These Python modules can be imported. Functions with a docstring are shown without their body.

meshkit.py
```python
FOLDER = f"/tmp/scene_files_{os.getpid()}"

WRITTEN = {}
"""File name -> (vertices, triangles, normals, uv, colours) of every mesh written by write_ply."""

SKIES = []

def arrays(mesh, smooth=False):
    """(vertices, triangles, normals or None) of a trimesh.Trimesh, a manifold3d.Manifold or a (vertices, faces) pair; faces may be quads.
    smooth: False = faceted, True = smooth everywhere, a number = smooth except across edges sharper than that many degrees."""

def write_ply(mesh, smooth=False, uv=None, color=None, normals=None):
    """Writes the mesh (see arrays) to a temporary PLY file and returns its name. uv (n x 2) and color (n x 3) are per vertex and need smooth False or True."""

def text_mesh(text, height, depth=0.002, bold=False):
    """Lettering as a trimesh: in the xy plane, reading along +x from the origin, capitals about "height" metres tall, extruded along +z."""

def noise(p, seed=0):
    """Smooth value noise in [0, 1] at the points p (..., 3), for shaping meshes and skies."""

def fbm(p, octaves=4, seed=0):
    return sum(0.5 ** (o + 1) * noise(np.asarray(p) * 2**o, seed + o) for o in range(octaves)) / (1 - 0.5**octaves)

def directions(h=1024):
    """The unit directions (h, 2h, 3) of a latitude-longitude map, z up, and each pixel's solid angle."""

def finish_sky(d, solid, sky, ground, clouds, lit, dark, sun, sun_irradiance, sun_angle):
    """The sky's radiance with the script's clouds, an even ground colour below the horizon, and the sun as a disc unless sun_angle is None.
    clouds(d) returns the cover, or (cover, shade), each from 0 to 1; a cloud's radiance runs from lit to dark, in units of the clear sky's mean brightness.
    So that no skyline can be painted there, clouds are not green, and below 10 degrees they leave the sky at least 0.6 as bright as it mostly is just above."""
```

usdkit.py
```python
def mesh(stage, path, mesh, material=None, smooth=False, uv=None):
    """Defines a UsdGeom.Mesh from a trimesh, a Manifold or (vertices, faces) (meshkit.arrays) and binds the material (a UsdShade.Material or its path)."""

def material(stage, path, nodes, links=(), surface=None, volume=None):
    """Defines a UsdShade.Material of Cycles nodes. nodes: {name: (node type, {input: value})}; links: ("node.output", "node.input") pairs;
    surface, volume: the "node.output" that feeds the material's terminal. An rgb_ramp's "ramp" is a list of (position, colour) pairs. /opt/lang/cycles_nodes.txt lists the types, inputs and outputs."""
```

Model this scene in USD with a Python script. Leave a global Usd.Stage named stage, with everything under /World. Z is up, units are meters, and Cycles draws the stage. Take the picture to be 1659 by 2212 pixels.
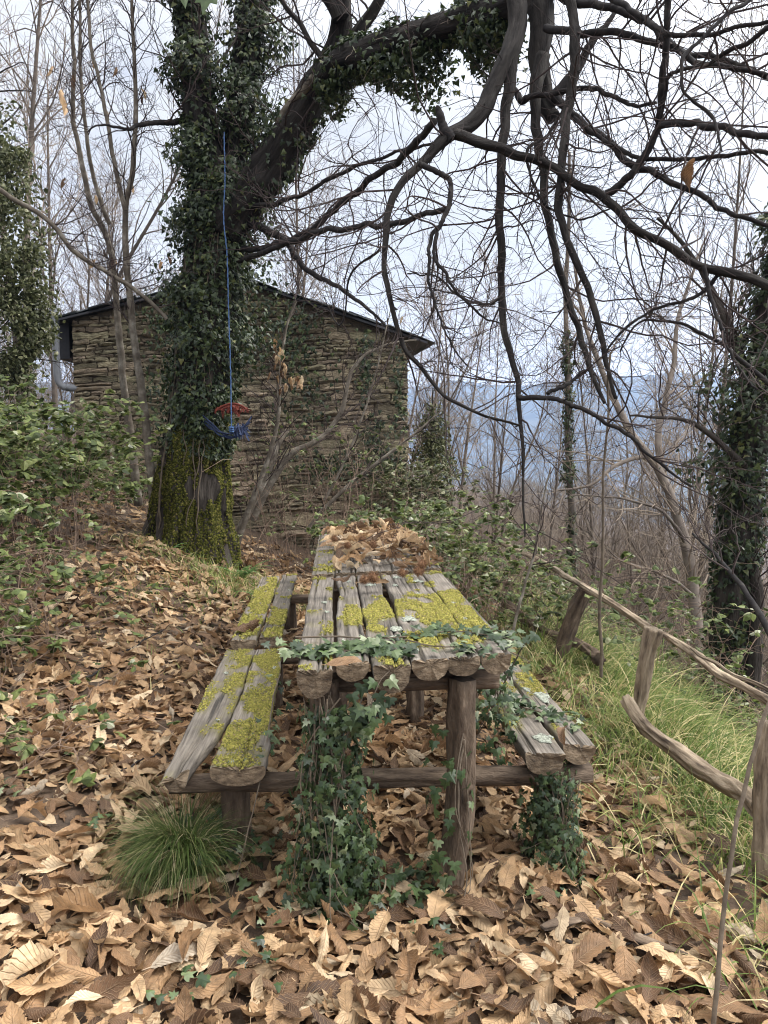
import math, random, numpy as np, trimesh, usdkit, meshkit
from pxr import Usd, UsdGeom, UsdLux, UsdShade, Gf, Sdf, Vt

stage = Usd.Stage.CreateInMemory()
UsdGeom.SetStageUpAxis(stage, 'Z')
UsdGeom.SetStageMetersPerUnit(stage, 1.0)
UsdGeom.Xform.Define(stage, '/World')

# ------------------------------------------------------------------ camera
EYE = np.array([0.0, 0.0, 1.55])
PITCH = math.atan(136 / 1650.0)
EXPOSURE = 0.86
cam = UsdGeom.Camera.Define(stage, '/World/camera')
cam.CreateHorizontalApertureAttr(36.0)
cam.CreateVerticalApertureAttr(48.0)
cam.CreateFocalLengthAttr(36.0 * 1650 / 1659)
cam.CreateClippingRangeAttr(Gf.Vec2f(0.05, 20000))
cam.CreateExposureAttr(EXPOSURE)
cam.AddTranslateOp().Set(Gf.Vec3d(*EYE))
cam.AddRotateXOp().Set(90 - math.degrees(PITCH))

# ------------------------------------------------------------------ sky and sun (bright overcast)
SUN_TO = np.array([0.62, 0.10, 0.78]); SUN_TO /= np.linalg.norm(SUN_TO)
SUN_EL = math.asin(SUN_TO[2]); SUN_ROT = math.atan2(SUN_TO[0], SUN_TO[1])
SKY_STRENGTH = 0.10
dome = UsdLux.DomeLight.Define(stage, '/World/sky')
sky_mat = usdkit.material(stage, '/World/Looks/sky', {
    'sky': ('sky_texture', {'sky_type': 'single_scattering', 'sun_disc': False, 'sun_elevation': SUN_EL, 'sun_rotation': SUN_ROT, 'altitude': 400.0}),
    'tc': ('texture_coordinate', {}),
    'mp': ('mapping', {'scale': (1.0, 1.0, 2.6)}),
    'n1': ('noise_texture', {'scale': 1.9, 'detail': 6.0, 'roughness': 0.55, 'distortion': 0.3}),
    'n2': ('noise_texture', {'scale': 5.5, 'detail': 5.0, 'roughness': 0.6}),
    'add': ('math', {'math_type': 'multiply_add', 'value2': 0.35}),
    'r1': ('rgb_ramp', {'ramp': [(0.0, (4.3, 4.4, 4.9)), (0.42, (5.1, 5.25, 5.8)), (0.52, (6.6, 6.7, 7.1)), (0.64, (8.0, 8.0, 8.1)), (1.0, (9.2, 9.2, 9.2))]}),
    'mx': ('mix', {'mix_type': 'mix', 'fac': 0.95}),
    # an overcast sky is brighter overhead, and brightest where the sun stands behind the cloud
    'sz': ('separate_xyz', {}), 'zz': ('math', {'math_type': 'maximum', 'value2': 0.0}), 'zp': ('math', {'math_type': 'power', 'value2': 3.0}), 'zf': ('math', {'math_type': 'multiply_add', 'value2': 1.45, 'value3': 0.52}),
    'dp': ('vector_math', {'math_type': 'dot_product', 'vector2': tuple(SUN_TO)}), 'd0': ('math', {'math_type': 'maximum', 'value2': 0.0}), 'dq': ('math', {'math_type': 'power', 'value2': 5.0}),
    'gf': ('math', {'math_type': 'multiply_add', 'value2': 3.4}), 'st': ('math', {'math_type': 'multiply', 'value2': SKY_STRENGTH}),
    'hz': ('map_range', {'from_min': 0.03, 'from_max': 0.26, 'to_min': 0.75, 'to_max': 0.0, 'clamp': True}), 'hm': ('mix', {'mix_type': 'mix', 'color2': (10.8, 9.9, 9.1)}),
    'bg': ('background_shader', {}),
}, [('tc.generated', 'mp.vector'), ('mp.vector', 'n1.vector'), ('mp.vector', 'n2.vector'), ('n2.fac', 'add.value1'), ('n1.fac', 'add.value3'),
    ('add.value', 'r1.fac'), ('sky.color', 'mx.color1'), ('r1.color', 'mx.color2'), ('mx.color', 'hm.color1'), ('zz.value', 'hz.value'), ('hz.result', 'hm.fac'), ('hm.color', 'bg.color'),
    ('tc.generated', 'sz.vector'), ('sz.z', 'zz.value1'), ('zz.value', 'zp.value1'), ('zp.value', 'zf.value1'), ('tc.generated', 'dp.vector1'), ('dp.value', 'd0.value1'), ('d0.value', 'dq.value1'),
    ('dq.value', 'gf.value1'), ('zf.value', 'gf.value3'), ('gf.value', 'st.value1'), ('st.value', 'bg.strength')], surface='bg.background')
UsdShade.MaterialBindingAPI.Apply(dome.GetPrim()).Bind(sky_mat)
dome.GetPrim().SetCustomDataByKey('kind', 'structure')
sun = UsdLux.DistantLight.Define(stage, '/World/sun')
sun.CreateNormalizeAttr(True); sun.CreateIntensityAttr(0.40); sun.CreateAngleAttr(14.0); sun.CreateColorAttr(Gf.Vec3f(1.0, 0.94, 0.85))
sun.AddRotateZOp().Set(math.degrees(math.atan2(SUN_TO[0], -SUN_TO[1])))
sun.AddRotateXOp().Set(90 - math.degrees(SUN_EL))

# ------------------------------------------------------------------ helpers
W, Hh, FOC = 1659.0, 2212.0, 1650.0
FW = np.array([0, math.cos(PITCH), -math.sin(PITCH)]); UP = np.array([0, math.sin(PITCH), math.cos(PITCH)])

def P(px, py, Y):
    """The world point that lies Y metres ahead on the ray of one spot of the photograph."""
    d = FW + (px - W / 2) / FOC * np.array([1.0, 0, 0]) - (py - Hh / 2) / FOC * UP
    return EYE + d * (Y / d[1])

def pix(p):
    q = np.asarray(p, float) - EYE
    z = q @ FW
    zz = np.where(z > 0.05, z, 1e9)
    return W / 2 + FOC * q[..., 0] / zz, Hh / 2 - FOC * (q @ UP) / zz, z

USED = {}
ISLANDS = set()
def numbered(parent, name):
    k = USED.get((parent, name), -1) + 1
    USED[(parent, name)] = k
    return f'{parent}/{name}' + (f'_{k:03d}' if k else '')

def tag(prim, label=None, cat=None, group=None, kind=None):
    p = prim.GetPrim() if hasattr(prim, 'GetPrim') else prim
    for k, v in (('label', label), ('category', cat), ('group', group), ('kind', kind)):
        if v: p.SetCustomDataByKey(k, v)
    return prim

def thing(name, label, cat, loc=(0, 0, 0), rz=0.0, group=None, kind=None, parent='/World'):
    x = UsdGeom.Xform.Define(stage, numbered(parent, name))
    x.AddTranslateOp().Set(Gf.Vec3d(*map(float, loc)))
    if rz: x.AddRotateZOp().Set(math.degrees(rz))
    return tag(x, label, cat, group, kind)

def obj(name, mesh, material, parent='/World', smooth=False, uv=None, label=None, cat=None, group=None, kind=None):
    """One mesh. Meshes of a placed thing are given in the thing's own frame."""
    pp = parent if isinstance(parent, str) else str(parent.GetPrim().GetPath())
    grain = None
    if isinstance(mesh, tuple) and len(mesh) == 3: mesh, grain, smooth = mesh[:2], mesh[2], True
    m = usdkit.mesh(stage, numbered(pp, name), mesh, material, smooth, uv)
    if grain is not None: UsdGeom.PrimvarsAPI(m).CreatePrimvar('grain', Sdf.ValueTypeNames.Float3Array, 'vertex').Set(Vt.Vec3fArray.FromNumpy(np.asarray(grain, np.float32)))
    if isinstance(material, UsdShade.Material) and material.GetPath().name in ISLANDS:   # one random number for each leaf, blade, tuft or stone
        from scipy.sparse import coo_matrix
        from scipy.sparse.csgraph import connected_components
        f = np.array(m.GetFaceVertexIndicesAttr().Get()).reshape(-1, 3); nv = len(m.GetPointsAttr().Get())
        comp = connected_components(coo_matrix((np.ones(2 * len(f), np.int8), (f[:, [0, 1]].ravel(), f[:, [1, 2]].ravel())), (nv, nv)), directed=False)[1]
        val = np.random.default_rng(nv).random(comp.max() + 1)[comp]
        UsdGeom.PrimvarsAPI(m).CreatePrimvar('rnd', Sdf.ValueTypeNames.FloatArray, 'vertex').Set(Vt.FloatArray.FromNumpy(val.astype(np.float32)))
    return tag(m, label, cat, group, kind)

def rel(mesh, loc):
    return (np.asarray(mesh[0]) - np.asarray(loc, float), mesh[1])

def join(*ms):
    vs, fs, n = [], [], 0
    for v, f in ms:
        if len(f) == 0: continue
        f = np.asarray(f)
        if f.shape[1] == 4: f = np.vstack([f[:, [0, 1, 2]], f[:, [0, 2, 3]]])
        vs.append(np.asarray(v, float)); fs.append(f + n); n += len(v)
    return np.vstack(vs), np.vstack(fs)

def unit(a):
    return a / np.maximum(np.linalg.norm(a, axis=-1, keepdims=True), 1e-9)

def tubes(C, R, sides=4):
    """Curves (N,K,3) with radii (N,K) as one mesh of round tubes."""
    C = np.asarray(C, float); R = np.asarray(R, float)
    if C.ndim == 2: C, R = C[None], R[None]
    N, K = C.shape[:2]
    T = unit(np.gradient(C, axis=1))
    mean = unit(C[:, -1] - C[:, 0])
    ref = np.where(np.abs(mean[:, 2:3]) < 0.75, np.array([[0, 0, 1.0]]), np.array([[1.0, 0.2, 0]]))
    A = unit(np.cross(T, ref[:, None])); B = np.cross(T, A)
    ang = np.arange(sides) * 2 * np.pi / sides
    V = C[:, :, None] + R[:, :, None, None] * (np.cos(ang)[:, None] * A[:, :, None] + np.sin(ang)[:, None] * B[:, :, None])
    i, j = np.meshgrid(np.arange(K - 1), np.arange(sides), indexing='ij')
    q = np.stack([i * sides + j, (i + 1) * sides + j, (i + 1) * sides + (j + 1) % sides, i * sides + (j + 1) % sides], -1).reshape(-1, 4)
    F = np.vstack([q[:, [0, 1, 2]], q[:, [0, 2, 3]]])[:, ::-1]
    tip = np.array([[(K - 1) * sides, (K - 1) * sides + a, (K - 1) * sides + a + 1] for a in range(1, sides - 1)])[:, ::-1]
    base = np.array([[0, a + 1, a] for a in range(1, sides - 1)])[:, ::-1]
    F = np.vstack([F, tip, base])
    return V.reshape(-1, 3), (F[None] + (np.arange(N) * K * sides)[:, None, None]).reshape(-1, 3)

def spline(pts, K):
    from scipy.interpolate import PchipInterpolator
    pts = np.asarray(pts, float)
    t = np.concatenate([[0], np.cumsum(np.linalg.norm(np.diff(pts[:, :3], axis=0), axis=1) + 1e-6)])
    return PchipInterpolator(t / t[-1], pts)(np.linspace(0, 1, K))

def trace(pts, Y0, Y1, r0, r1, K=None, wob=0.0, rng=None, power=1.0):
    """A branch: spots of the photograph, depths Y0 to Y1 along it, radii r0 to r1 -> (points, radii)."""
    n = len(pts); s = np.linspace(0, 1, n)
    W3 = np.array([P(x, y, Y0 + (Y1 - Y0) * a) for (x, y), a in zip(pts, s)])
    K = K or max(8, 5 * n)
    C = spline(W3, K)
    if wob and rng is not None:
        w = rng.normal(0, wob, (K, 3)); w[0] = 0
        C = C + (w + np.roll(w, 1, 0) + np.roll(w, -1, 0)) / 3
    return C, r0 + (r1 - r0) * np.linspace(0, 1, K) ** power

def rough_tube(C, R, sides=24, amp=0.06, fv=3.0, fa=9.0, seed=0, flare=None):
    """A thick stem with bark ridges that run along it."""
    C = np.asarray(C); R = np.asarray(R); K = len(C)
    T = unit(np.gradient(C, axis=0)); mean = unit(C[-1] - C[0])
    ref = np.array([0, 0, 1.0]) if abs(mean[2]) < 0.75 else np.array([1.0, 0.2, 0])
    A = unit(np.cross(T, ref)); B = np.cross(T, A)
    ang = np.arange(sides) * 2 * np.pi / sides
    s = np.concatenate([[0], np.cumsum(np.linalg.norm(np.diff(C, axis=0), axis=1))])
    ca, sa = np.cos(ang), np.sin(ang)
    q = np.stack(np.broadcast_arrays(ca[None] * fa / 3, sa[None] * fa / 3, s[:, None] * fv * 0.35), -1)
    n1 = meshkit.fbm(q + 5, 3, seed); n2 = meshkit.fbm(q * np.array([2.6, 2.6, 1.6]) + 31, 2, seed + 7)
    d = 1 + amp * (2 * (n1 - 0.5) * 2.6 + 2.0 * (0.4 - np.abs(n2 - 0.5) * 4).clip(-1, 1))
    if flare is not None: d = d * flare(s[:, None], ang[None])
    V = C[:, None] + (R[:, None] * d)[..., None] * (ca[None, :, None] * A[:, None] + sa[None, :, None] * B[:, None])
    i, j = np.meshgrid(np.arange(K - 1), np.arange(sides), indexing='ij')
    qd = np.stack([i * sides + j, (i + 1) * sides + j, (i + 1) * sides + (j + 1) % sides, i * sides + (j + 1) % sides], -1).reshape(-1, 4)
    F = np.vstack([qd[:, [0, 1, 2]], qd[:, [0, 2, 3]]])[:, ::-1]
    G = np.stack(np.broadcast_arrays(ca[None] * R[:, None], sa[None] * R[:, None], s[:, None] + seed), -1).reshape(-1, 3); G = np.vstack([G, [[0, 0, s[-1]], [0, 0, 0]]])
    V = np.vstack([V.reshape(-1, 3), C[-1:], C[:1]]); a = np.arange(sides); top = (K - 1) * sides
    F = np.vstack([F, np.stack([top + a, top + (a + 1) % sides, np.full(sides, K * sides)], 1), np.stack([(a + 1) % sides, a, np.full(sides, K * sides + 1)], 1)])
    return V, F, G

def sprout(C, R, n, rng, L=(0.2, 0.6), ang=(30, 70), ratio=0.6, rmax=0.012, rtip=0.0012, K=7, bend=0.22, up=0.0, tmin=0.15, tmax=1.0, flat=0.0):
    """n side shoots on the curves C (N,K,3), R (N,K)."""
    N, K0 = C.shape[:2]
    ln = np.linalg.norm(np.diff(C, axis=1), axis=2).sum(1)
    who = rng.choice(N, n, p=ln / ln.sum()); t = rng.uniform(tmin, tmax, n) * (K0 - 1.001)
    i = t.astype(int); f = (t - i)[:, None]
    pos = C[who, i] * (1 - f) + C[who, i + 1] * f
    rad = R[who, i] * (1 - f[:, 0]) + R[who, i + 1] * f[:, 0]
    tan = unit(C[who, i + 1] - C[who, i])
    rnd = rng.normal(size=(n, 3)); perp = unit(rnd - (rnd * tan).sum(1, keepdims=True) * tan)
    a = np.radians(rng.uniform(*ang, n))[:, None]
    d = unit(np.cos(a) * tan + np.sin(a) * perp + np.array([0, 0, up]))
    length = rng.uniform(*L, n) * (0.55 + 0.45 * (1 - t / K0))
    out = np.zeros((n, K, 3)); out[:, 0] = pos
    drift = rng.normal(size=(n, 3)) * bend * 0.7
    for k in range(1, K):
        d = unit(d + drift * 0.5 + rng.normal(size=(n, 3)) * bend + np.array([0, 0, up * 0.35]))
        out[:, k] = out[:, k - 1] + d * (length / (K - 1))[:, None]
    r0 = np.minimum(np.maximum(rad * ratio, rtip * 1.3), rmax)[:, None]
    return out, r0 + (rtip - r0) * np.linspace(0, 1, K)[None] ** 0.8

def in_view(C, margin=160):
    x, y, z = pix(C)
    ok = (x > -margin) & (x < W + margin) & (y > -margin) & (y < Hh + margin) & (z > 0)
    return ok.any(1)

def frames(nrm, tip):
    z = unit(nrm); y = unit(tip - (tip * z).sum(-1, keepdims=True) * z); x = np.cross(y, z)
    return np.stack([x, y, z], -1)

def place(proto, pos, fr, size):
    v, f = proto
    V = pos[:, None] + np.einsum('nij,kj->nki', fr, v) * np.asarray(size)[:, None, None]
    return V.reshape(-1, 3), (np.asarray(f)[None] + (np.arange(len(pos)) * len(v))[:, None, None]).reshape(-1, 3)

def place_mix(protos, pos, fr, size, rng):
    k = rng.integers(0, len(protos), len(pos))
    return join(*[place(p, pos[k == i], fr[k == i], np.asarray(size)[k == i]) for i, p in enumerate(protos) if (k == i).any()])

def smooth01(a, b, x):
    t = np.clip((x - a) / (b - a), 0, 1); return t * t * (3 - 2 * t)

def softplus(x, w):
    return w * np.logaddexp(0, x / w)

# ------------------------------------------------------------------ materials
def look(name, ramp, scale=6.0, stretch=(1, 1, 1), coord='object', detail=5.0, rough=0.85, bump=0.4, bscale=None, bdist=0.01, spec=0.3, vary=0.0, hvary=0.0, by='object', trans=0.0, extra=None, sheen=0.0):
    """A noise-coloured surface: ramp is read by a stretched noise, vary changes the value from piece to piece."""
    n = {'mp': ('mapping', {'scale': stretch}), 'n': ('noise_texture', {'scale': scale, 'detail': detail, 'roughness': 0.62}),
         'b': ('noise_texture', {'scale': bscale or scale * 3, 'detail': 4.0, 'roughness': 0.65}),
         'r': ('rgb_ramp', {'ramp': ramp}), 'h': ('hsv', {}), 'bp': ('bump', {'strength': bump, 'distance': bdist}),
         'p': ('principled_bsdf', {'roughness': rough, 'specular_ior_level': spec, 'sheen_weight': sheen})}
    l = [('mp.vector', 'n.vector'), ('mp.vector', 'b.vector'), ('n.fac', 'r.fac'), ('r.color', 'h.color'), ('h.color', 'p.base_color'), ('b.fac', 'bp.height'), ('bp.normal', 'p.normal')]
    if coord == 'grain': n['at'] = ('attribute', {'attribute': 'grain'}); l.append(('at.vector', 'mp.vector'))
    elif coord == 'object': n['tc'] = ('texture_coordinate', {}); l.append(('tc.object', 'mp.vector'))
    else: n['g'] = ('geometry', {}); l.append(('g.position', 'mp.vector'))
    if vary or hvary:
        if by == 'object': n['oi'] = ('object_info', {}); src = 'oi.random'
        else: n['gi'] = ('attribute', {'attribute': 'rnd'}); src = 'gi.fac'; ISLANDS.add(name)
        n['wn'] = ('white_noise_texture', {'dimensions': '1D'}); l.append((src, 'wn.w'))
        n['mr'] = ('map_range', {'to_min': 1 - vary, 'to_max': 1 + vary}); l += [('wn.value', 'mr.value'), ('mr.result', 'h.value')]
        if hvary: n['mh'] = ('map_range', {'to_min': 0.5 - hvary, 'to_max': 0.5 + hvary}); l += [(src, 'mh.value'), ('mh.result', 'h.hue')]
    s = 'p.BSDF'
    if trans:
        n['t'] = ('translucent_bsdf', {}); n['m'] = ('mix_closure', {'fac': trans}); l += [('h.color', 't.color'), ('p.BSDF', 'm.closure1'), ('t.BSDF', 'm.closure2')]; s = 'm.closure'
    if extra: extra(n, l)
    return usdkit.material(stage, '/World/Looks/' + name, n, l, surface=s)

def leafy(name, stops, rough=0.5, spec=0.4, trans=0.25, by='at.fac'):
    """A leaf: its colour is picked from the stops, leaf by leaf."""
    ISLANDS.add(name)
    n = {'gi': ('geometry', {}), 'at': ('attribute', {'attribute': 'rnd'}), 'r': ('rgb_ramp', {'ramp': stops}), 'h': ('hsv', {}), 'n': ('noise_texture', {'scale': 55.0, 'detail': 3.0}),
         'mr': ('map_range', {'from_min': 0.25, 'from_max': 0.75, 'to_min': 0.7, 'to_max': 1.3}), 'p': ('principled_bsdf', {'roughness': rough, 'specular_ior_level': spec}),
         't': ('translucent_bsdf', {}), 'm': ('mix_closure', {'fac': trans})}
    l = [(by, 'r.fac'), ('r.color', 'h.color'), ('gi.position', 'n.vector'), ('n.fac', 'mr.value'), ('mr.result', 'h.value'), ('h.color', 'p.base_color'), ('h.color', 't.color'), ('p.BSDF', 'm.closure1'), ('t.BSDF', 'm.closure2')]
    return usdkit.material(stage, '/World/Looks/' + name, n, l, surface='m.closure')

def dead_leaf_look(name, stops):
    """Dry chestnut leaves: a colour for each leaf, blotches, side veins from the leaf's own st, pale specks."""
    n = {'gi': ('geometry', {}), 'oi': ('object_info', {}), 'wn': ('white_noise_texture', {'dimensions': '1D'}), 'r': ('rgb_ramp', {'ramp': stops}), 'h': ('hsv', {}),
         'n': ('noise_texture', {'scale': 26.0, 'detail': 5.0, 'roughness': 0.65}), 'mr': ('map_range', {'from_min': 0.25, 'from_max': 0.75, 'to_min': 0.45, 'to_max': 1.45}),
         'lo': ('noise_texture', {'scale': 1.6, 'detail': 3.0}), 'lm': ('map_range', {'from_min': 0.36, 'from_max': 0.58, 'to_min': 0.62, 'to_max': 1.08, 'clamp': True}), 'lv': ('math', {'math_type': 'multiply'}), 'uv': ('uvmap', {'attribute': 'st'}), 'sx': ('separate_xyz', {}), 'ab': ('math', {'math_type': 'absolute'}), 'ma': ('math', {'math_type': 'multiply_add', 'value2': -0.16}),
         'ml': ('math', {'math_type': 'multiply', 'value2': 88.0}), 'sn': ('math', {'math_type': 'sine'}), 'vr': ('map_range', {'from_min': 0.55, 'from_max': 1.0, 'to_min': 0.0, 'to_max': 1.0, 'clamp': True}),
         'rib': ('map_range', {'from_min': 0.0, 'from_max': 0.09, 'to_min': 1.0, 'to_max': 0.0, 'clamp': True}), 'vm': ('math', {'math_type': 'maximum'}),
         'vc': ('mix_color', {'blend_type': 'mix', 'b': (0.47, 0.31, 0.18)}), 'vf': ('math', {'math_type': 'multiply', 'value2': 0.32}),
         'vo': ('voronoi_texture', {'scale': 230.0}), 'sp': ('map_range', {'from_min': 0.10, 'from_max': 0.2, 'to_min': 0.42, 'to_max': 0.0, 'clamp': True}), 'sc': ('mix_color', {'blend_type': 'mix', 'b': (0.62, 0.53, 0.40)}),
         'bp': ('bump', {'strength': 0.8, 'distance': 0.005}), 'bn': ('math', {'math_type': 'multiply_add', 'value2': 0.6}),
         'p': ('principled_bsdf', {'roughness': 0.66, 'specular_ior_level': 0.3}), 't': ('translucent_bsdf', {}), 'm': ('mix_closure', {'fac': 0.22})}
    l = [('oi.random', 'wn.w'), ('wn.value', 'r.fac'), ('r.color', 'h.color'), ('gi.position', 'n.vector'), ('n.fac', 'mr.value'), ('gi.position', 'lo.vector'), ('lo.fac', 'lm.value'), ('mr.result', 'lv.value1'), ('lm.result', 'lv.value2'), ('lv.value', 'h.value'),
         ('uv.UV', 'sx.vector'), ('sx.x', 'ab.value1'), ('ab.value', 'ma.value1'), ('sx.y', 'ma.value3'), ('ma.value', 'ml.value1'), ('ml.value', 'sn.value1'), ('sn.value', 'vr.value'), ('ab.value', 'rib.value'),
         ('vr.result', 'vm.value1'), ('rib.result', 'vm.value2'), ('vm.value', 'vf.value1'), ('vf.value', 'vc.fac'), ('h.color', 'vc.a'),
         ('gi.position', 'vo.vector'), ('vo.distance', 'sp.value'), ('sp.result', 'sc.fac'), ('vc.result', 'sc.a'),
         ('n.fac', 'bn.value1'), ('vm.value', 'bn.value3'), ('bn.value', 'bp.height'), ('bp.normal', 'p.normal'), ('sc.result', 'p.base_color'), ('h.color', 't.color'), ('p.BSDF', 'm.closure1'), ('t.BSDF', 'm.closure2')]
    return usdkit.material(stage, '/World/Looks/' + name, n, l, surface='m.closure')

M = {}
M['soil'] = look('soil', [(0.3, (0.030, 0.020, 0.013)), (0.55, (0.075, 0.05, 0.032)), (0.75, (0.13, 0.088, 0.055))], 9.0, coord='position', bump=0.8, bdist=0.03)
DEAD = [(0.0, (0.060, 0.032, 0.017)), (0.20, (0.130, 0.070, 0.034)), (0.40, (0.265, 0.155, 0.075)), (0.64, (0.385, 0.245, 0.125)), (0.84, (0.48, 0.335, 0.19)), (0.95, (0.58, 0.445, 0.28)), (1.0, (0.38, 0.315, 0.235))]
M['dead_leaf'] = dead_leaf_look('dead_leaf', DEAD)
M['bark'] = look('bark', [(0.30, (0.012, 0.010, 0.008)), (0.48, (0.036, 0.030, 0.025)), (0.62, (0.058, 0.049, 0.041)), (0.78, (0.10, 0.088, 0.073))], 16.0, (1, 1, 0.16), bump=1.0, bdist=0.03, coord='grain', bscale=30, spec=0.08)
M['branch'] = look('branch', [(0.25, (0.010, 0.009, 0.009)), (0.55, (0.026, 0.023, 0.022)), (0.78, (0.065, 0.060, 0.050))], 14.0, coord='position', bump=0.6, bdist=0.006, spec=0.08)
M['twig'] = look('twig', [(0.3, (0.026, 0.019, 0.018)), (0.7, (0.066, 0.050, 0.045))], 12.0, coord='position', bump=0.0, spec=0.08)
M['pale_branch'] = look('pale_branch', [(0.25, (0.05, 0.041, 0.032)), (0.5, (0.105, 0.088, 0.068)), (0.66, (0.19, 0.168, 0.135)), (0.8, (0.36, 0.345, 0.30))], 9.0, coord='position', bump=0.5, bdist=0.008, spec=0.08)
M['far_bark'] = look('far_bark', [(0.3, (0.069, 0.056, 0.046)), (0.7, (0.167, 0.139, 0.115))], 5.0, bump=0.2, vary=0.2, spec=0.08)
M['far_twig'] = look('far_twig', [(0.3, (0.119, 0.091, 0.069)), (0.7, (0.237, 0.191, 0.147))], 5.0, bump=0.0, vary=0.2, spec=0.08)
M['ivy'] = leafy('ivy', [(0.0, (0.011, 0.017, 0.007)), (0.5, (0.021, 0.033, 0.011)), (0.85, (0.042, 0.058, 0.018)), (0.97, (0.085, 0.095, 0.03)), (1.0, (0.14, 0.135, 0.045))], rough=0.42, spec=0.32, trans=0.12)
M['dark_bark'] = look('dark_bark', [(0.30, (0.008, 0.007, 0.006)), (0.48, (0.022, 0.019, 0.017)), (0.62, (0.036, 0.032, 0.028)), (0.80, (0.075, 0.070, 0.058))], 18.0, (1, 1, 0.2), bump=1.0, bdist=0.02, coord='grain', bscale=34, spec=0.08)
M['ivy_fresh'] = leafy('ivy_fresh', [(0.0, (0.014, 0.024, 0.009)), (0.5, (0.030, 0.050, 0.017)), (0.8, (0.062, 0.090, 0.032)), (0.95, (0.12, 0.145, 0.07)), (1.0, (0.22, 0.24, 0.15))], rough=0.4, spec=0.35, trans=0.15)
M['ivy_stem'] = look('ivy_stem', [(0.3, (0.05, 0.037, 0.025)), (0.7, (0.14, 0.108, 0.075))], 20.0, bump=0.3)
M['bramble'] = leafy('bramble', [(0.0, (0.029, 0.039, 0.011)), (0.45, (0.066, 0.089, 0.025)), (0.78, (0.123, 0.151, 0.043)), (0.93, (0.178, 0.196, 0.068)), (1.0, (0.340, 0.340, 0.255))], rough=0.55, spec=0.25, trans=0.3)
M['cane'] = look('cane', [(0.3, (0.09, 0.055, 0.04)), (0.7, (0.24, 0.17, 0.12))], 6.0, bump=0.0, vary=0.3, by='island')
M['evergreen'] = leafy('evergreen', [(0.0, (0.024, 0.029, 0.011)), (0.5, (0.054, 0.061, 0.022)), (0.88, (0.111, 0.117, 0.049)), (1.0, (0.255, 0.246, 0.153))], rough=0.55, spec=0.25, trans=0.2)
M['grass'] = leafy('grass', [(0.0, (0.05, 0.080, 0.015)), (0.38, (0.10, 0.145, 0.030)), (0.66, (0.17, 0.21, 0.052)), (0.78, (0.33, 0.29, 0.115)), (1.0, (0.52, 0.43, 0.24))], rough=0.65, spec=0.25, trans=0.35)
M['sedge'] = leafy('sedge', [(0.0, (0.026, 0.046, 0.009)), (0.68, (0.062, 0.092, 0.018)), (0.84, (0.14, 0.15, 0.05)), (0.92, (0.32, 0.27, 0.14)), (1.0, (0.46, 0.38, 0.24))], rough=0.65, spec=0.25, trans=0.25)
M['fern'] = leafy('fern', [(0.0, (0.06, 0.13, 0.04)), (1.0, (0.13, 0.22, 0.07))], rough=0.6, spec=0.3, trans=0.3)
M['moss'] = leafy('moss', [(0.0, (0.115, 0.110, 0.030)), (0.35, (0.185, 0.172, 0.042)), (0.75, (0.26, 0.235, 0.055)), (0.90, (0.32, 0.275, 0.075)), (0.95, (0.23, 0.175, 0.085)), (1.0, (0.15, 0.115, 0.065))], rough=0.9, spec=0.1, trans=0.2)
M['trunk_moss'] = leafy('trunk_moss', [(0.0, (0.025, 0.028, 0.007)), (0.5, (0.064, 0.066, 0.013)), (0.85, (0.128, 0.124, 0.024)), (1.0, (0.170, 0.138, 0.050))], rough=0.9, spec=0.1, trans=0.1)
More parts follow.
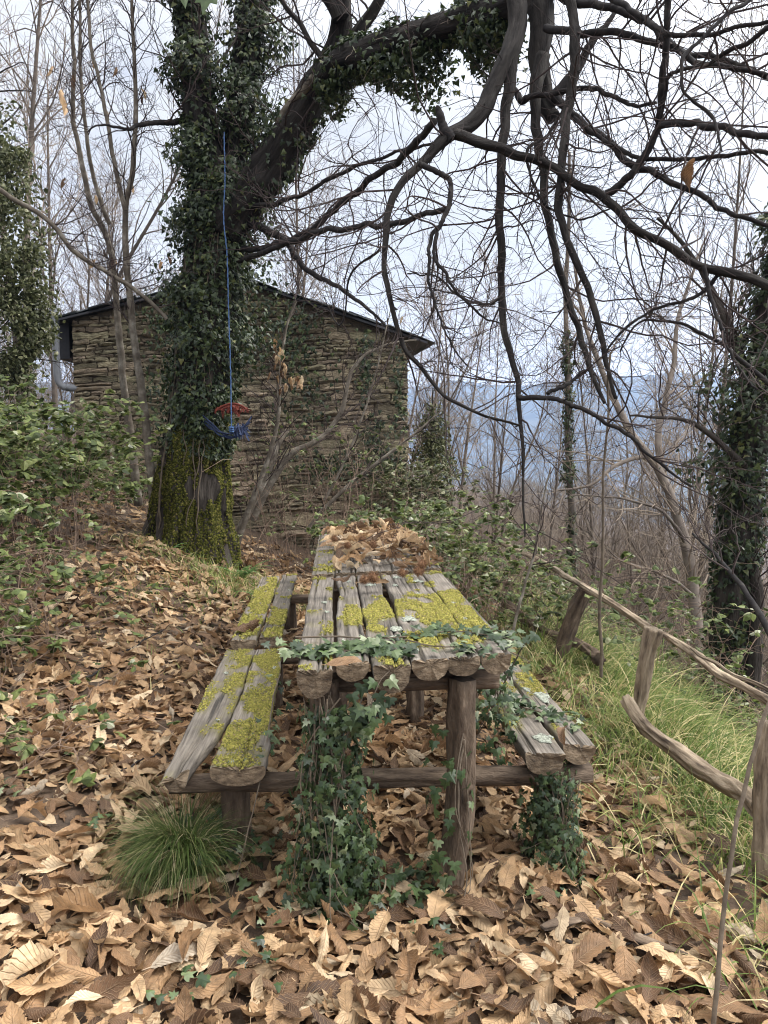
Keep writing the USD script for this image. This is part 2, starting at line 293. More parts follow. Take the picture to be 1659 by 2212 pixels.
M['lichen'] = look('lichen', [(0.40, (0.10, 0.10, 0.08)), (0.50, (0.22, 0.235, 0.185)), (0.68, (0.40, 0.42, 0.34))], 110.0, bump=1.0, bdist=0.004)

def mossy(n, l):
    """A thin green film where the moss cushions stand, and damp stains."""
    cracks(n, l)
    n['ma'] = ('attribute', {'attribute': 'mossy'}); n['mm'] = ('mix_color', {'blend_type': 'mix', 'b': (0.135, 0.118, 0.036)}); n['sm'] = ('noise_texture', {'scale': 5.0, 'detail': 4.0}); n['sr'] = ('map_range', {'from_min': 0.36, 'from_max': 0.56, 'to_min': 0.58, 'to_max': 1.0, 'clamp': True}); n['sx'] = ('mix_color', {'blend_type': 'multiply', 'fac': 1.0})
    l.remove(('cx.result', 'p.base_color'))
    for a, b in (('tc.object', 'sm.vector'), ('sm.fac', 'sr.value'), ('sr.result', 'sx.b'), ('cx.result', 'sx.a'), ('sx.result', 'mm.a'), ('ma.fac', 'mm.fac'), ('mm.result', 'p.base_color')): l.append((a, b))
def cracks(n, l):
    """Long dark drying cracks and grey bleaching over the grain."""
    n['cm'] = ('mapping', {'scale': (34, 0.9, 34)}); n['cn'] = ('noise_texture', {'scale': 1.6, 'detail': 2.0}); n['cr'] = ('map_range', {'from_min': 0.30, 'from_max': 0.38, 'to_min': 0.28, 'to_max': 1.0, 'clamp': True})
    n['cx'] = ('mix_color', {'blend_type': 'multiply', 'fac': 1.0}); n['bm'] = ('math', {'math_type': 'multiply_add', 'value2': 1.2})
    for a, b in (('tc.object', 'cm.vector'), ('cm.vector', 'cn.vector'), ('cn.fac', 'cr.value'), ('h.color', 'cx.a'), ('cr.result', 'cx.b'), ('cr.result', 'bm.value1'), ('b.fac', 'bm.value3')): l.append((a, b))
    l.remove(('h.color', 'p.base_color')); l.append(('cx.result', 'p.base_color')); l.remove(('b.fac', 'bp.height')); l.append(('bm.value', 'bp.height'))
M['plank'] = look('plank', [(0.28, (0.070, 0.057, 0.044)), (0.46, (0.135, 0.115, 0.092)), (0.60, (0.193, 0.166, 0.135)), (0.8, (0.287, 0.254, 0.213))], 4.0, (30, 1.2, 30), detail=8.0, bump=0.8, bdist=0.004, vary=0.2, extra=mossy)
M['end_grain'] = look('end_grain', [(0.28, (0.05, 0.034, 0.021)), (0.5, (0.155, 0.112, 0.07)), (0.72, (0.30, 0.225, 0.145))], 30.0, (1, .3, 1.6), detail=8.0, bump=1.0, bdist=0.012, vary=0.25)
M['post'] = look('post', [(0.28, (0.018, 0.012, 0.008)), (0.42, (0.062, 0.042, 0.027)), (0.6, (0.12, 0.085, 0.056)), (0.8, (0.26, 0.195, 0.135))], 26.0, (1, 1, 0.28), bump=1.0, bdist=0.02, vary=0.15, coord='grain', bscale=34)
M['rail'] = look('rail', [(0.28, (0.03, 0.021, 0.014)), (0.40, (0.12, 0.088, 0.058)), (0.58, (0.235, 0.182, 0.122)), (0.78, (0.40, 0.325, 0.23))], 26.0, (1, 1, 0.22), bump=1.0, bdist=0.015, vary=0.2, coord='grain', bscale=36)
M['stone'] = look('stone', [(0.25, (0.085, 0.068, 0.046)), (0.42, (0.182, 0.149, 0.097)), (0.56, (0.298, 0.244, 0.156)), (0.78, (0.462, 0.393, 0.262))], 7.5, (1, 1, 2.2), coord='position', detail=8.0, bump=1.0, bdist=0.05, vary=0.45, hvary=0.02)
M['small_stone'] = look('small_stone', [(0.25, (0.080, 0.064, 0.045)), (0.42, (0.164, 0.135, 0.090)), (0.56, (0.268, 0.219, 0.143)), (0.78, (0.426, 0.361, 0.243))], 7.5, (1, 1, 2.2), coord='position', detail=8.0, bump=1.0, bdist=0.05, vary=0.45, hvary=0.02, by='island')
M['mortar'] = look('mortar', [(0.3, (0.034, 0.026, 0.017)), (0.7, (0.114, 0.088, 0.060))], 8.0, coord='position', bump=0.8, bdist=0.03)
M['slate'] = look('slate', [(0.3, (0.03, 0.034, 0.036)), (0.7, (0.075, 0.08, 0.082))], 5.0, bump=0.4, vary=0.25)
M['sheet'] = look('sheet', [(0.3, (0.028, 0.028, 0.032)), (0.7, (0.05, 0.05, 0.055))], 5.0, bump=0.1, rough=0.6)
M['pipe'] = look('pipe', [(0.3, (0.135, 0.14, 0.15)), (0.7, (0.19, 0.195, 0.205))], 8.0, bump=0.05, rough=0.45, spec=0.5)
M['rope'] = look('rope', [(0.3, (0.028, 0.060, 0.144)), (0.7, (0.068, 0.128, 0.256))], 60.0, bump=0.6, bdist=0.004)
M['blue_cloth'] = look('blue_cloth', [(0.3, (0.006, 0.009, 0.022)), (0.6, (0.014, 0.024, 0.062)), (0.8, (0.06, 0.085, 0.14))], 25.0, bump=0.6, bdist=0.01)
M['red_cloth'] = look('red_cloth', [(0.3, (0.05, 0.010, 0.007)), (0.7, (0.16, 0.028, 0.014))], 30.0, bump=0.6, bdist=0.01)
M['bur'] = look('bur', [(0.3, (0.098, 0.044, 0.020)), (0.7, (0.225, 0.120, 0.059))], 60.0, bump=0.2)
M['hill'] = look('hill', [(0.35, (0.010, 0.012, 0.010)), (0.50, (0.03, 0.032, 0.024)), (0.66, (0.066, 0.062, 0.046))], 0.010, (1, 1, 2.4), coord='position', detail=10.0, bump=0.0)

# ------------------------------------------------------------------ the ground: one sheet out to the far hills
def fence_x(y):
    return 1.45 - 0.08 * (np.clip(y, 1.5, 22) - 2.9)

def H(x, y, rough=True):
    x = np.asarray(x, float); y = np.asarray(y, float)
    k = 0.07 + 0.30 * smooth01(2.4, 7.6, y)
    rise = k * softplus(-x - 0.75, 0.25)
    rise = 4.0 * (1 - np.exp(-rise / 4.0))
    hollow = -0.16 * np.exp(-((x + 0.3) ** 2 / 2.5 + (y - 9.2) ** 2 / 3.0))
    s = softplus(x - fence_x(y) - 0.28, 0.16)
    drop = -70 * (1 - np.exp(-0.72 * s / 70)) - 0.12 * np.maximum(s - 40, 0) * (1 - smooth01(300, 900, s))
    back = -0.03 * softplus(y - 15, 1.0) * (1 - smooth01(60, 300, y))
    z = rise + hollow + drop + back - 0.10 * smooth01(0.35, 0.85, x) * (1 - smooth01(3.4, 5.0, y))
    if rough:
        q = np.stack([x, y, np.zeros_like(x)], -1)
        z = z + 0.07 * (meshkit.fbm(q * 1.3, 3, 3) - 0.5) + 0.8 * smooth01(3, 25, s) * (meshkit.fbm(q * 0.12, 3, 5) - 0.5)
    return z

def grow(a, b, step, far, ratio=1.17):
    inner = np.arange(a, b + 1e-6, step); out, d, v = [], step, b
    while v < far: d *= ratio; v += d; out.append(v)
    lo, d, v = [], step, a
    while v > -far: d *= ratio; v -= d; lo.append(v)
    return np.concatenate([lo[::-1], inner, out])

gx, gy = grow(-6.0, 4.0, 0.08, 5200), grow(0.0, 13.0, 0.08, 5200)
GX, GY = np.meshgrid(gx, gy, indexing='ij'); GZ = H(GX, GY)
a, b = np.meshgrid(np.arange(len(gx) - 1), np.arange(len(gy) - 1), indexing='ij'); nyy = len(gy)
quad = np.stack([a * nyy + b, (a + 1) * nyy + b, (a + 1) * nyy + b + 1, a * nyy + b + 1], -1).reshape(-1, 4)
ground = thing('ground', None, None, kind='structure')
obj('soil', (np.stack([GX, GY, GZ], -1).reshape(-1, 3), quad), M['soil'], ground, smooth=True)

def gnormal(x, y, e=0.06):
    return unit(np.stack([-(H(x + e, y) - H(x - e, y)) / (2 * e), -(H(x, y + e) - H(x, y - e)) / (2 * e), np.ones_like(x)], -1))

# hills: two wooded ridges beyond the valley
def ridge(dist, width, base, height, seed, a0=-80, a1=80, n=260, m=26):
    th = np.radians(np.linspace(a0, a1, n)); r = np.linspace(0, 1, m)
    T_, R_ = np.meshgrid(th, r, indexing='ij')
    q = np.stack([T_ * 3.4 + seed, R_ * 0.5, np.zeros_like(T_)], -1)
    top = height(np.degrees(th))[:, None] * (0.86 + 0.28 * meshkit.fbm(q * 1.5, 5, seed))
    q2 = np.stack([T_ * 24, R_ * 8, np.zeros_like(T_) + seed], -1)
    D = dist + width * R_
    Z = base + (top - base) * np.sin(np.clip(R_ * 1.12, 0, 1) * np.pi / 2) ** 0.9 + 40 * (meshkit.fbm(q2, 4, seed + 3) - 0.5) * np.minimum(R_ * 3, 1) + 9 * (meshkit.noise(q2 * 14, seed) - 0.5)
    V = np.stack([D * np.sin(T_), D * np.cos(T_), Z], -1).reshape(-1, 3)
    i, j = np.meshgrid(np.arange(n - 1), np.arange(m - 1), indexing='ij')
    return V, np.stack([i * m + j, (i + 1) * m + j, (i + 1) * m + j + 1, i * m + j + 1], -1).reshape(-1, 4)
obj('hills', join(ridge(2100, 1500, -230, lambda d: np.interp(d, [-80, -10, 2, 6, 10, 15, 20, 28, 50, 80], [250, 262, 262, 284, 262, 300, 318, 262, 250, 200]), 4)), M['hill'], smooth=True, kind='structure')
obj('hill', join(ridge(900, 700, -190, lambda d: np.interp(d, [-80, -10, 0, 8, 16, 24, 60], [20, 10, -5, -60, -75, -60, -30]), 9)), M['hill'], smooth=True, kind='structure')

# ------------------------------------------------------------------ the stone house
rng = np.random.default_rng(11)
HY = 11.0
hx0, hx1 = P(160, 800, HY)[0], P(880, 800, HY)[0]
eL, eR, pk = P(160, 690, HY)[2], P(880, 731, HY)[2], P(508, 606, HY)
house = thing('stone_house', 'old dry stone hut with a low pitched dark roof behind the ivy covered trunk', 'house', (0, 0, 0))
def hobj(name, mesh, *a, **k):
    v, f = (np.array(mesh.vertices), np.array(mesh.faces)) if hasattr(mesh, 'vertices') else mesh
    v = np.array(v, float); v[:, 0] -= 0.17 * np.maximum(v[:, 1] - HY, 0); return obj(name, (v, f), *a, **k)
def roof_z(x):
    return np.where(x < pk[0], eL + (pk[2] - eL) * (x - hx0) / (pk[0] - hx0), pk[2] + (eR - pk[2]) * (x - pk[0]) / (hx1 - pk[0]))
prof = np.array([[hx0, -0.6], [hx1, -0.6], [hx1, eR], [pk[0], pk[2]], [hx0, eL]])
n5 = len(prof); DEEP = 5.2
wv = np.vstack([np.c_[prof[:, 0], np.full(n5, HY), prof[:, 1]], np.c_[prof[:, 0], np.full(n5, HY + DEEP), prof[:, 1]]])
wf = [[0, 1, 2], [0, 2, 3], [0, 3, 4], [5, 7, 6], [5, 8, 7], [5, 9, 8]]
for i in range(n5):
    j = (i + 1) % n5
    if i != 0: wf += [[i, i + n5, j + n5], [i, j + n5, j]]
hobj('wall', (wv, np.array(wf)), M['mortar'], house)

def stone_mesh(x0, x1, z0, z1, proud, axis=0, y=HY):
    """One hand-laid stone: an uneven face on a chamfered block."""
    nx = 5 if x1 - x0 > 0.3 else 4
    u = np.linspace(0, 1, nx)[:, None] * np.ones((1, 3)); w = np.ones((nx, 1)) * np.array([0, 0.5, 1])[None]
    edge = np.zeros((nx, 3), bool); edge[[0, -1]] = True; edge[:, [0, -1]] = True
    U = x0 + u * (x1 - x0) + rng.normal(0, 0.006, (nx, 3)); Z = z0 + w * (z1 - z0) + rng.normal(0, min(0.014, 0.13 * (z1 - z0)), (nx, 3)) + (z1 - z0) * rng.uniform(-.10, .10) * (u - .5) * 2
    U[0, [0, 2]] += min(0.02, 0.2 * (x1 - x0)) * rng.random(2); U[-1, [0, 2]] -= min(0.02, 0.2 * (x1 - x0)) * rng.random(2)
    Dp = proud * (1 + 0.5 * rng.normal(size=(nx, 3)) * 0.5); Dp[edge] *= 0.45
    f = np.stack([U, -np.maximum(Dp, 0.006), Z], -1).reshape(-1, 3)
    ring = [(i, 0) for i in range(nx)] + [(nx - 1, 1)] + [(i, 2) for i in range(nx - 1, -1, -1)] + [(0, 1)]
    idx = [i * 3 + j for i, j in ring]
    back = f[idx].copy(); back[:, 1] = 0.02
    V = np.vstack([f, back]); F = []
    for i in range(nx - 1):
        for j in range(2):
            p0, p1, p2, p3 = i * 3 + j, (i + 1) * 3 + j, (i + 1) * 3 + j + 1, i * 3 + j + 1
            F += [[p0, p1, p2], [p0, p2, p3]]
    m = len(idx)
    for i in range(m):
        j = (i + 1) % m
        F += [[idx[i], nx * 3 + i, nx * 3 + j], [idx[i], nx * 3 + j, idx[j]]]
    V[:, 2] += 0.16 * (meshkit.fbm(np.c_[V[:, 0] * .8, V[:, 2] * 1.1, 0 * V[:, 0] + 2 + axis], 2, 6) - .5) * smooth01(0.02, .5, (roof_z(V[:, 0]) if axis == 0 else eL) - V[:, 2])
    if axis == 0: V = V + [0, y, 0]
    else: V = np.c_[axis * -V[:, 1] * 1.0 + (hx1 if axis > 0 else hx0), V[:, 0], V[:, 2]]; F = np.array(F)[:, ::-1] if axis < 0 else F
    return V, np.array(F)

def lay_stones(lo, hi, zb, ztop, axis=0):
    out = []
    z = zb
    while z < 4.4:
        h = rng.choice([0.045, 0.06, 0.08, 0.11, 0.15, 0.22], p=[.16, .2, .2, .18, .15, .11])
        x = lo
        while x < hi - 0.02:
            corner = (x - lo < 0.02)
            w = rng.uniform(0.30, 0.62) if corner and h > 0.08 else h * rng.uniform(1.2, 4.2) + rng.uniform(0.0, 0.14)
            w = min(w, hi - x); w = hi - x if hi - x - w < 0.07 else w
            zt = min(float(ztop(x)), float(ztop(x + w))) - 0.012
            if z + h * 0.5 < zt:
                z1 = min(z + h, zt)
                g = rng.uniform(0.003, 0.008)
                if h > 0.09 and rng.random() < 0.55 and z1 - z > 0.09:
                    zm = z + (z1 - z) * rng.uniform(0.35, 0.65)
                    out.append((x + g, x + w - g, z + g, zm - g * 0.6)); out.append((x + g, x + w - g, zm + g * 0.6, z1 - g))
                else: out.append((x + g, x + w - g, z + g * 0.8, z1 - g * 0.8))
            x += w
        z += h
    return out

front = lay_stones(hx0 - 0.01, hx1 + 0.01, -0.4, roof_z)
big = sorted(range(len(front)), key=lambda i: -(front[i][1] - front[i][0]) * (front[i][3] - front[i][2]))
hide = lambda s: s[3] < float(H((s[0] + s[1]) / 2, HY)) + 0.02
big = [i for i in big if not hide(front[i])][:290]
small = []
for i, s in enumerate(front):
    m_ = stone_mesh(*s, proud=rng.uniform(0.012, 0.05))
    if i in set(big): hobj('stone', m_, M['stone'], house, smooth=35)
    else: small.append(m_)
for ax in (-1, 1):
    zt = eL if ax < 0 else eR
    for s in lay_stones(HY + 0.03, HY + DEEP, -0.4, lambda x: zt + 0 * x, ax): small.append(stone_mesh(*s, proud=rng.uniform(0.015, 0.05), axis=ax))
hobj('small_stone', join(*small), M['small_stone'], house, kind='stuff')

# roof: boarding, then slates whose broken edge shows along the verge
lx, rx = P(124, 690, HY)[0], P(922, 735, HY)[0]
def roof_side(x0, x1, name):
    z0, z1 = float(roof_z(np.array(x0))), float(roof_z(np.array(x1)))
    v = []
    for y in (HY - 0.10, HY + DEEP + 0.16):
        v += [[x0, y, z0 + 0.005], [x1, y, z1 + 0.005], [x1, y, z1 + 0.035], [x0, y, z0 + 0.035]]
    f = [[0, 1, 2], [0, 2, 3], [4, 6, 5], [4, 7, 6]] + [q for i in range(4) for q in ([i, i + 4, (i + 1) % 4 + 4], [i, (i + 1) % 4 + 4, (i + 1) % 4])]
    return hobj(name, (np.array(v), np.array(f)[:, ::-1]), M['sheet'], house)
rl = roof_side(lx, pk[0] - 0.002, 'roof'); rr = roof_side(pk[0] + 0.002, rx, 'roof')
for side, (x0, x1, nn, host) in enumerate(((lx - 0.03, pk[0], 9, rl), (pk[0], rx + 0.05, 10, rr))):
    rest = []
    for k in range(nn):
        for row in range(9):
            xa = x0 + (x1 - x0) * k / nn - 0.04; xb = x0 + (x1 - x0) * (k + 1) / nn + 0.06
            ya = HY - 0.12 + row * 0.6 + rng.uniform(-0.05, 0.05); yb = ya + 0.6
            za, zb = [float(roof_z(np.array(v))) + 0.042 + rng.uniform(0, 0.012) for v in (xa, xb)]
            if side == 0: zb += 0.022
            else: za += 0.022
            th = rng.uniform(0.012, 0.026)
            v = np.array([[x, y + rng.uniform(-0.015, 0.015), z + t] for t in (0, th) for x, y, z in ((xa, ya, za), (xb, ya, zb), (xb, yb, zb), (xa, yb, za))])
            f = np.array([[0, 3, 2], [0, 2, 1], [4, 5, 6], [4, 6, 7]] + [q for i in range(4) for q in ([i, (i + 1) % 4, (i + 1) % 4 + 4], [i, (i + 1) % 4 + 4, i + 4])])
            if row == 0: hobj('slate', (v, f), M['slate'], host)
            else: rest.append((v, f))
    hobj('far_slate', join(*rest), M['slate'], host, kind='stuff')
# dark sheet panel and the grey drainpipe at the left corner
a, b = P(131, 697, HY + 0.3), P(160, 778, HY + 0.3)
bx = trimesh.creation.box([b[0] - a[0], 1.6, a[2] - b[2]]); bx.apply_translation([(a[0] + b[0]) / 2, HY + 0.95, (a[2] + b[2]) / 2])
obj('side_panel', bx, M['sheet'], house)
pp = [P(118, 668, HY - .05), P(119, 700, HY - .05), P(123, 800, HY - .05), P(126, 822, HY - .05), P(136, 835, HY - .05), P(150, 838, HY - .02), P(166, 838, HY + .03)]
C = spline(pp, 40)
pipe = obj('drainpipe', tubes(C, np.full(40, 0.05), 14), M['pipe'], house, smooth=40)
top = P(118, 668, HY - .05)
cl = trimesh.creation.cylinder(0.066, 0.11, sections=16); cl.apply_translation(top + [0, 0, -0.02])
c2 = trimesh.creation.cylinder(0.058, 0.06, sections=16); c2.apply_translation(top + [0.0, 0, -0.17])
obj('pipe_collar', cl, M['pipe'], pipe, smooth=40); obj('pipe_collar', c2, M['pipe'], pipe, smooth=40)

# ------------------------------------------------------------------ the picnic table (frame: u across, v away, z up)
rng = np.random.default_rng(21)
TLOC = np.array([0.073, 2.46, 0.0]); TRZ = math.atan(0.0636)
tc_, ts_ = math.cos(TRZ), math.sin(TRZ)
def to_world(p):
    p = np.asarray(p, float)
    return np.stack([TLOC[0] + p[..., 0] * tc_ - p[..., 1] * ts_, TLOC[1] + p[..., 0] * ts_ + p[..., 1] * tc_, TLOC[2] + p[..., 2]], -1)
def to_table(p):
    q = np.asarray(p, float) - TLOC
    return np.stack([q[..., 0] * tc_ + q[..., 1] * ts_, -q[..., 0] * ts_ + q[..., 1] * tc_, q[..., 2]], -1)
table = thing('picnic_table', 'weathered split log picnic table with a bench on each side, mossy and overgrown with ivy', 'picnic table', TLOC, TRZ)
PLANKS = []
def plank(name, left, right, v0, v1, z, thick, seed, roll=0.0, skew0=0.0, skew1=0.0, sag=0.0, label=None, parent=None, front_jag=0.005):
    """A half log, flat side up: left(v), right(v) are its edges."""
    r = np.random.default_rng(seed); nv, nt, nb = 52, 30, 12
    s = np.linspace(0, 1, nv); rings = []
    ph = r.uniform(0, 50)
    gr = [(r.uniform(0.1, 0.9), r.uniform(0.5, 1.5), r.choice([1, 1, 0])) for _ in range(4)]
    for k, t in enumerate(s):
        v = v0 + (v1 - v0) * t
        qn = np.array([[v * 5 + ph, 0, 0], [v * 5 + ph, 9, 0], [v * 22 + ph, 3, 0], [v * 22 + ph, 7, 0]])
        nz = meshkit.noise(qn, seed) - 0.5
        l, rr_ = left(v) + 0.009 * nz[0] + 0.005 * nz[2], right(v) + 0.009 * nz[1] + 0.005 * nz[3]
        ut = np.linspace(0, 1, nt); u = l + (rr_ - l) * ut
        vv = v + (1 - t) ** 6 * (skew0 * (ut - 0.5)) + t ** 6 * skew1 * (ut - 0.5)
        q = np.stack([u * 70, np.full(nt, v * 2.0), np.full(nt, seed * 1.7)], -1)
        zz = z + roll * u + sag * math.sin(math.pi * t) + 0.0035 * (meshkit.fbm(q, 3, seed) - 0.5) + 0.005 * (meshkit.noise(np.stack([u * 6, np.full(nt, v * 2.4), np.full(nt, seed)], -1), seed) - 0.5)
        e = np.minimum(ut, 1 - ut) * (rr_ - l); zz = zz - 0.008 * np.clip(1 - e / 0.010, 0, 1) ** 2
        for g0, gd, side in gr:
            end = (1 - t) if side else t
            wv_ = g0 + 0.04 * (meshkit.noise(np.array([[v * 4, g0 * 40, seed]]), 1)[0] - 0.5)
            dep = 0.020 * gd * np.clip(end * 2.4 - 1.3, 0, 1) + 0.0025 * gd
            zz = zz - dep * np.exp(-((ut - wv_) * (rr_ - l) / 0.0032) ** 2)
        th = np.linspace(0, np.pi, nb + 2)[1:-1]
        tk = thick * (0.92 + 0.16 * nz[0])
        ub = (l + rr_) / 2 + (rr_ - l) / 2 * np.cos(th) * (1 + 0.03 * r.normal(size=nb)); zb = z + roll * ub - 0.012 - (tk - 0.012) * np.sin(th) ** 0.75
        jag = front_jag * r.normal(size=nt + nb) if k in (0, nv - 1) else np.zeros(nt + nb)
        rings.append(np.stack([np.concatenate([u, ub]), np.concatenate([vv, np.full(nb, v)]) + jag * 0.5, np.concatenate([zz, zb])], -1))
    V = np.array(rings); m = nt + nb
    i, j = np.meshgrid(np.arange(nv - 1), np.arange(m), indexing='ij')
    F = np.stack([i * m + j, i * m + (j + 1) % m, (i + 1) * m + (j + 1) % m, (i + 1) * m + j], -1).reshape(-1, 4)
    V2 = V.reshape(-1, 3); caps = []
    for k, flip in ((0, False), (nv - 1, True)):
        c = len(V2); cen = V[k].mean(0)
        inner = cen + (V[k] - cen) * 0.55 + np.stack([0 * np.arange(m), np.full(m, (-1) ** (k > 0) * -0.002) + r.normal(0, 0.0012, m), 0 * np.arange(m)], -1)
        V2 = np.vstack([V2, inner, cen[None]])
        for a_ in range(m):
            b_ = (a_ + 1) % m
            tri = [[k * m + a_, c + a_, c + b_], [k * m + a_, c + b_, k * m + b_], [c + a_, c + m, c + b_]]
            caps += [x[::-1] for x in tri] if flip else tri
    F = np.vstack([F[:, [0, 1, 2]], F[:, [0, 2, 3]]])[:, ::-1]
    o = obj(name, (V.reshape(-1, 3), F), M['plank'], parent or table, smooth=38, label=label)
    h_ = len(caps) // 2; obj('end_face', trimesh.Trimesh(V2, np.array(caps)[:h_, ::-1], process=False), M['end_grain'], str(o.GetPath()), smooth=30)
    PLANKS.append(dict(o=o, top=V[:, :nt], v0=v0, v1=v1))
    return o

TZ, ROLL = 0.85, 0.03
near_edges = [(0.0, 0.120), (0.134, 0.238), (0.248, 0.378), (0.384, 0.502), (0.508, 0.612), (0.618, 0.724)]
U0 = -0.36
bulge = lambda v, c, w, a: a * math.exp(-((v - c) / w) ** 2)
for i, (l, r_) in enumerate(near_edges):
    fl = (lambda v, l=l, i=i: U0 + l + {1: bulge(v, 1.35, .22, .018), 3: bulge(v, 1.15, .4, .014)}.get(i, 0) - 0.004 * (i == 4))
    fr = (lambda v, r_=r_, i=i: U0 + r_ + {0: -bulge(v, 1.3, .25, .008), 2: -bulge(v, 1.25, .35, .018), 3: 0.002}.get(i, 0))
    plank('table_plank', fl, fr, [-0.03, 0.03, -0.02, 0.02, 0.04, 0.05][i], 1.74 + 0.02 * (i % 3), TZ + 0.004 * (i % 2), [0.098, 0.08, 0.102, 0.085, 0.08, 0.075][i], 100 + i, ROLL)
for i, (l, r_) in enumerate(near_edges):
    plank('table_plank', lambda v, l=l: U0 - 0.005 + l, lambda v, r_=r_: U0 + r_ + 0.004, 1.80 + 0.015 * (i % 2), 3.72 + 0.05 * (i % 3) + (0.12 if i == 0 else 0), TZ + 0.003 * (i % 3) + 0.01, 0.085, 130 + i, ROLL)
# benches
BZ = 0.45
chip = lambda v: 0.085 * max(0, 1 - (v - 0.12) / 0.55) if v < 0.67 else 0
lt = lambda v: -0.012 * v
plank('bench_plank', lambda v: -0.815 + lt(v), lambda v: -0.655 + lt(v) - chip(v) * 0.9, 0.10, 1.72, BZ, 0.07, 160, 0.0, skew0=0.10, label='bench plank with a broken, pointed near end')
plank('bench_plank', lambda v: -0.645 + lt(v) - 0.02 * smooth01(0.9, 0.1, v), lambda v: -0.495 + lt(v) + 0.025 * smooth01(0.9, 0.1, v), 0.13, 1.69, BZ + 0.008, 0.08, 161, 0.0)
plank('bench_plank', lambda v: -0.80 + lt(v), lambda v: -0.655 + lt(v), 1.80, 3.95, BZ + 0.035, 0.075, 162, 0.0)
plank('bench_plank', lambda v: -0.635 + lt(v), lambda v: -0.515 + lt(v), 1.83, 4.0, BZ + 0.04, 0.07, 163, 0.0)
plank('bench_plank', lambda v: 0.452, lambda v: 0.600, 0.20, 1.95, BZ, 0.088, 164, 0.0, skew0=-0.03)
plank('bench_plank', lambda v: 0.608, lambda v: 0.722, 0.24, 1.98, BZ + 0.01, 0.078, 165, 0.0, skew0=-0.03)
plank('bench_plank', lambda v: 0.455, lambda v: 0.592, 2.02, 3.9, BZ + 0.02, 0.08, 166, 0.0)
plank('bench_plank', lambda v: 0.604, lambda v: 0.715, 2.04, 3.9, BZ + 0.02, 0.08, 167, 0.0)
# frame: pairs of posts, beams under the top, rails that carry the benches
def log(name, p0, p1, r0, r1, seed, m, amp=0.2, mid=None, K=26, sides=22):
    pts = [p0] + ([mid] if mid is not None else []) + [p1]
    C = spline(np.array(pts, float), K)
    return obj(name, rough_tube(C, np.linspace(r0, r1, K), sides, amp, 4, 8, seed), m, table, smooth=50)
zb = lambda u, v: float(H(*to_world([u, v, 0])[:2])) - 0.12
for i, (v, us) in enumerate(((0.10, (-0.27, 0.205)), (1.76, (-0.24, 0.2)), (3.5, (-0.24, 0.22)))):
    for j, u in enumerate(us):
        du = -0.075 if (i == 0 and j == 1) else 0.01
        log('post', (u + du, v - 0.02, zb(u, v)), (u, v, TZ - 0.085), 0.052 if j else 0.05, 0.043, 40 + 3 * i + j, M['post'], 0.2, mid=(u + du * 0.25 + 0.012, v, 0.34))
    log('beam', (-0.33, v + .07, TZ - 0.12), (0.345, v + 0.09, TZ - 0.108), 0.034, 0.032, 60 + i, M['post'])
    log('bench_rail', (-0.83, v + 0.16, BZ - 0.105), (0.72, v + 0.17, BZ - 0.112), 0.033, 0.036, 70 + i, M['post'], 0.12)
    log('bench_post', (-0.60, v + 0.2, zb(-0.60, v)), (-0.60, v + 0.2, BZ - 0.09), 0.052, 0.048, 80 + i, M['post'], 0.2, K=14)
    log('bench_post', (0.57, v + 0.22, zb(0.57, v)), (0.575, v + 0.22, BZ - 0.085), 0.05, 0.046, 90 + i, M['post'], 0.2, K=14)

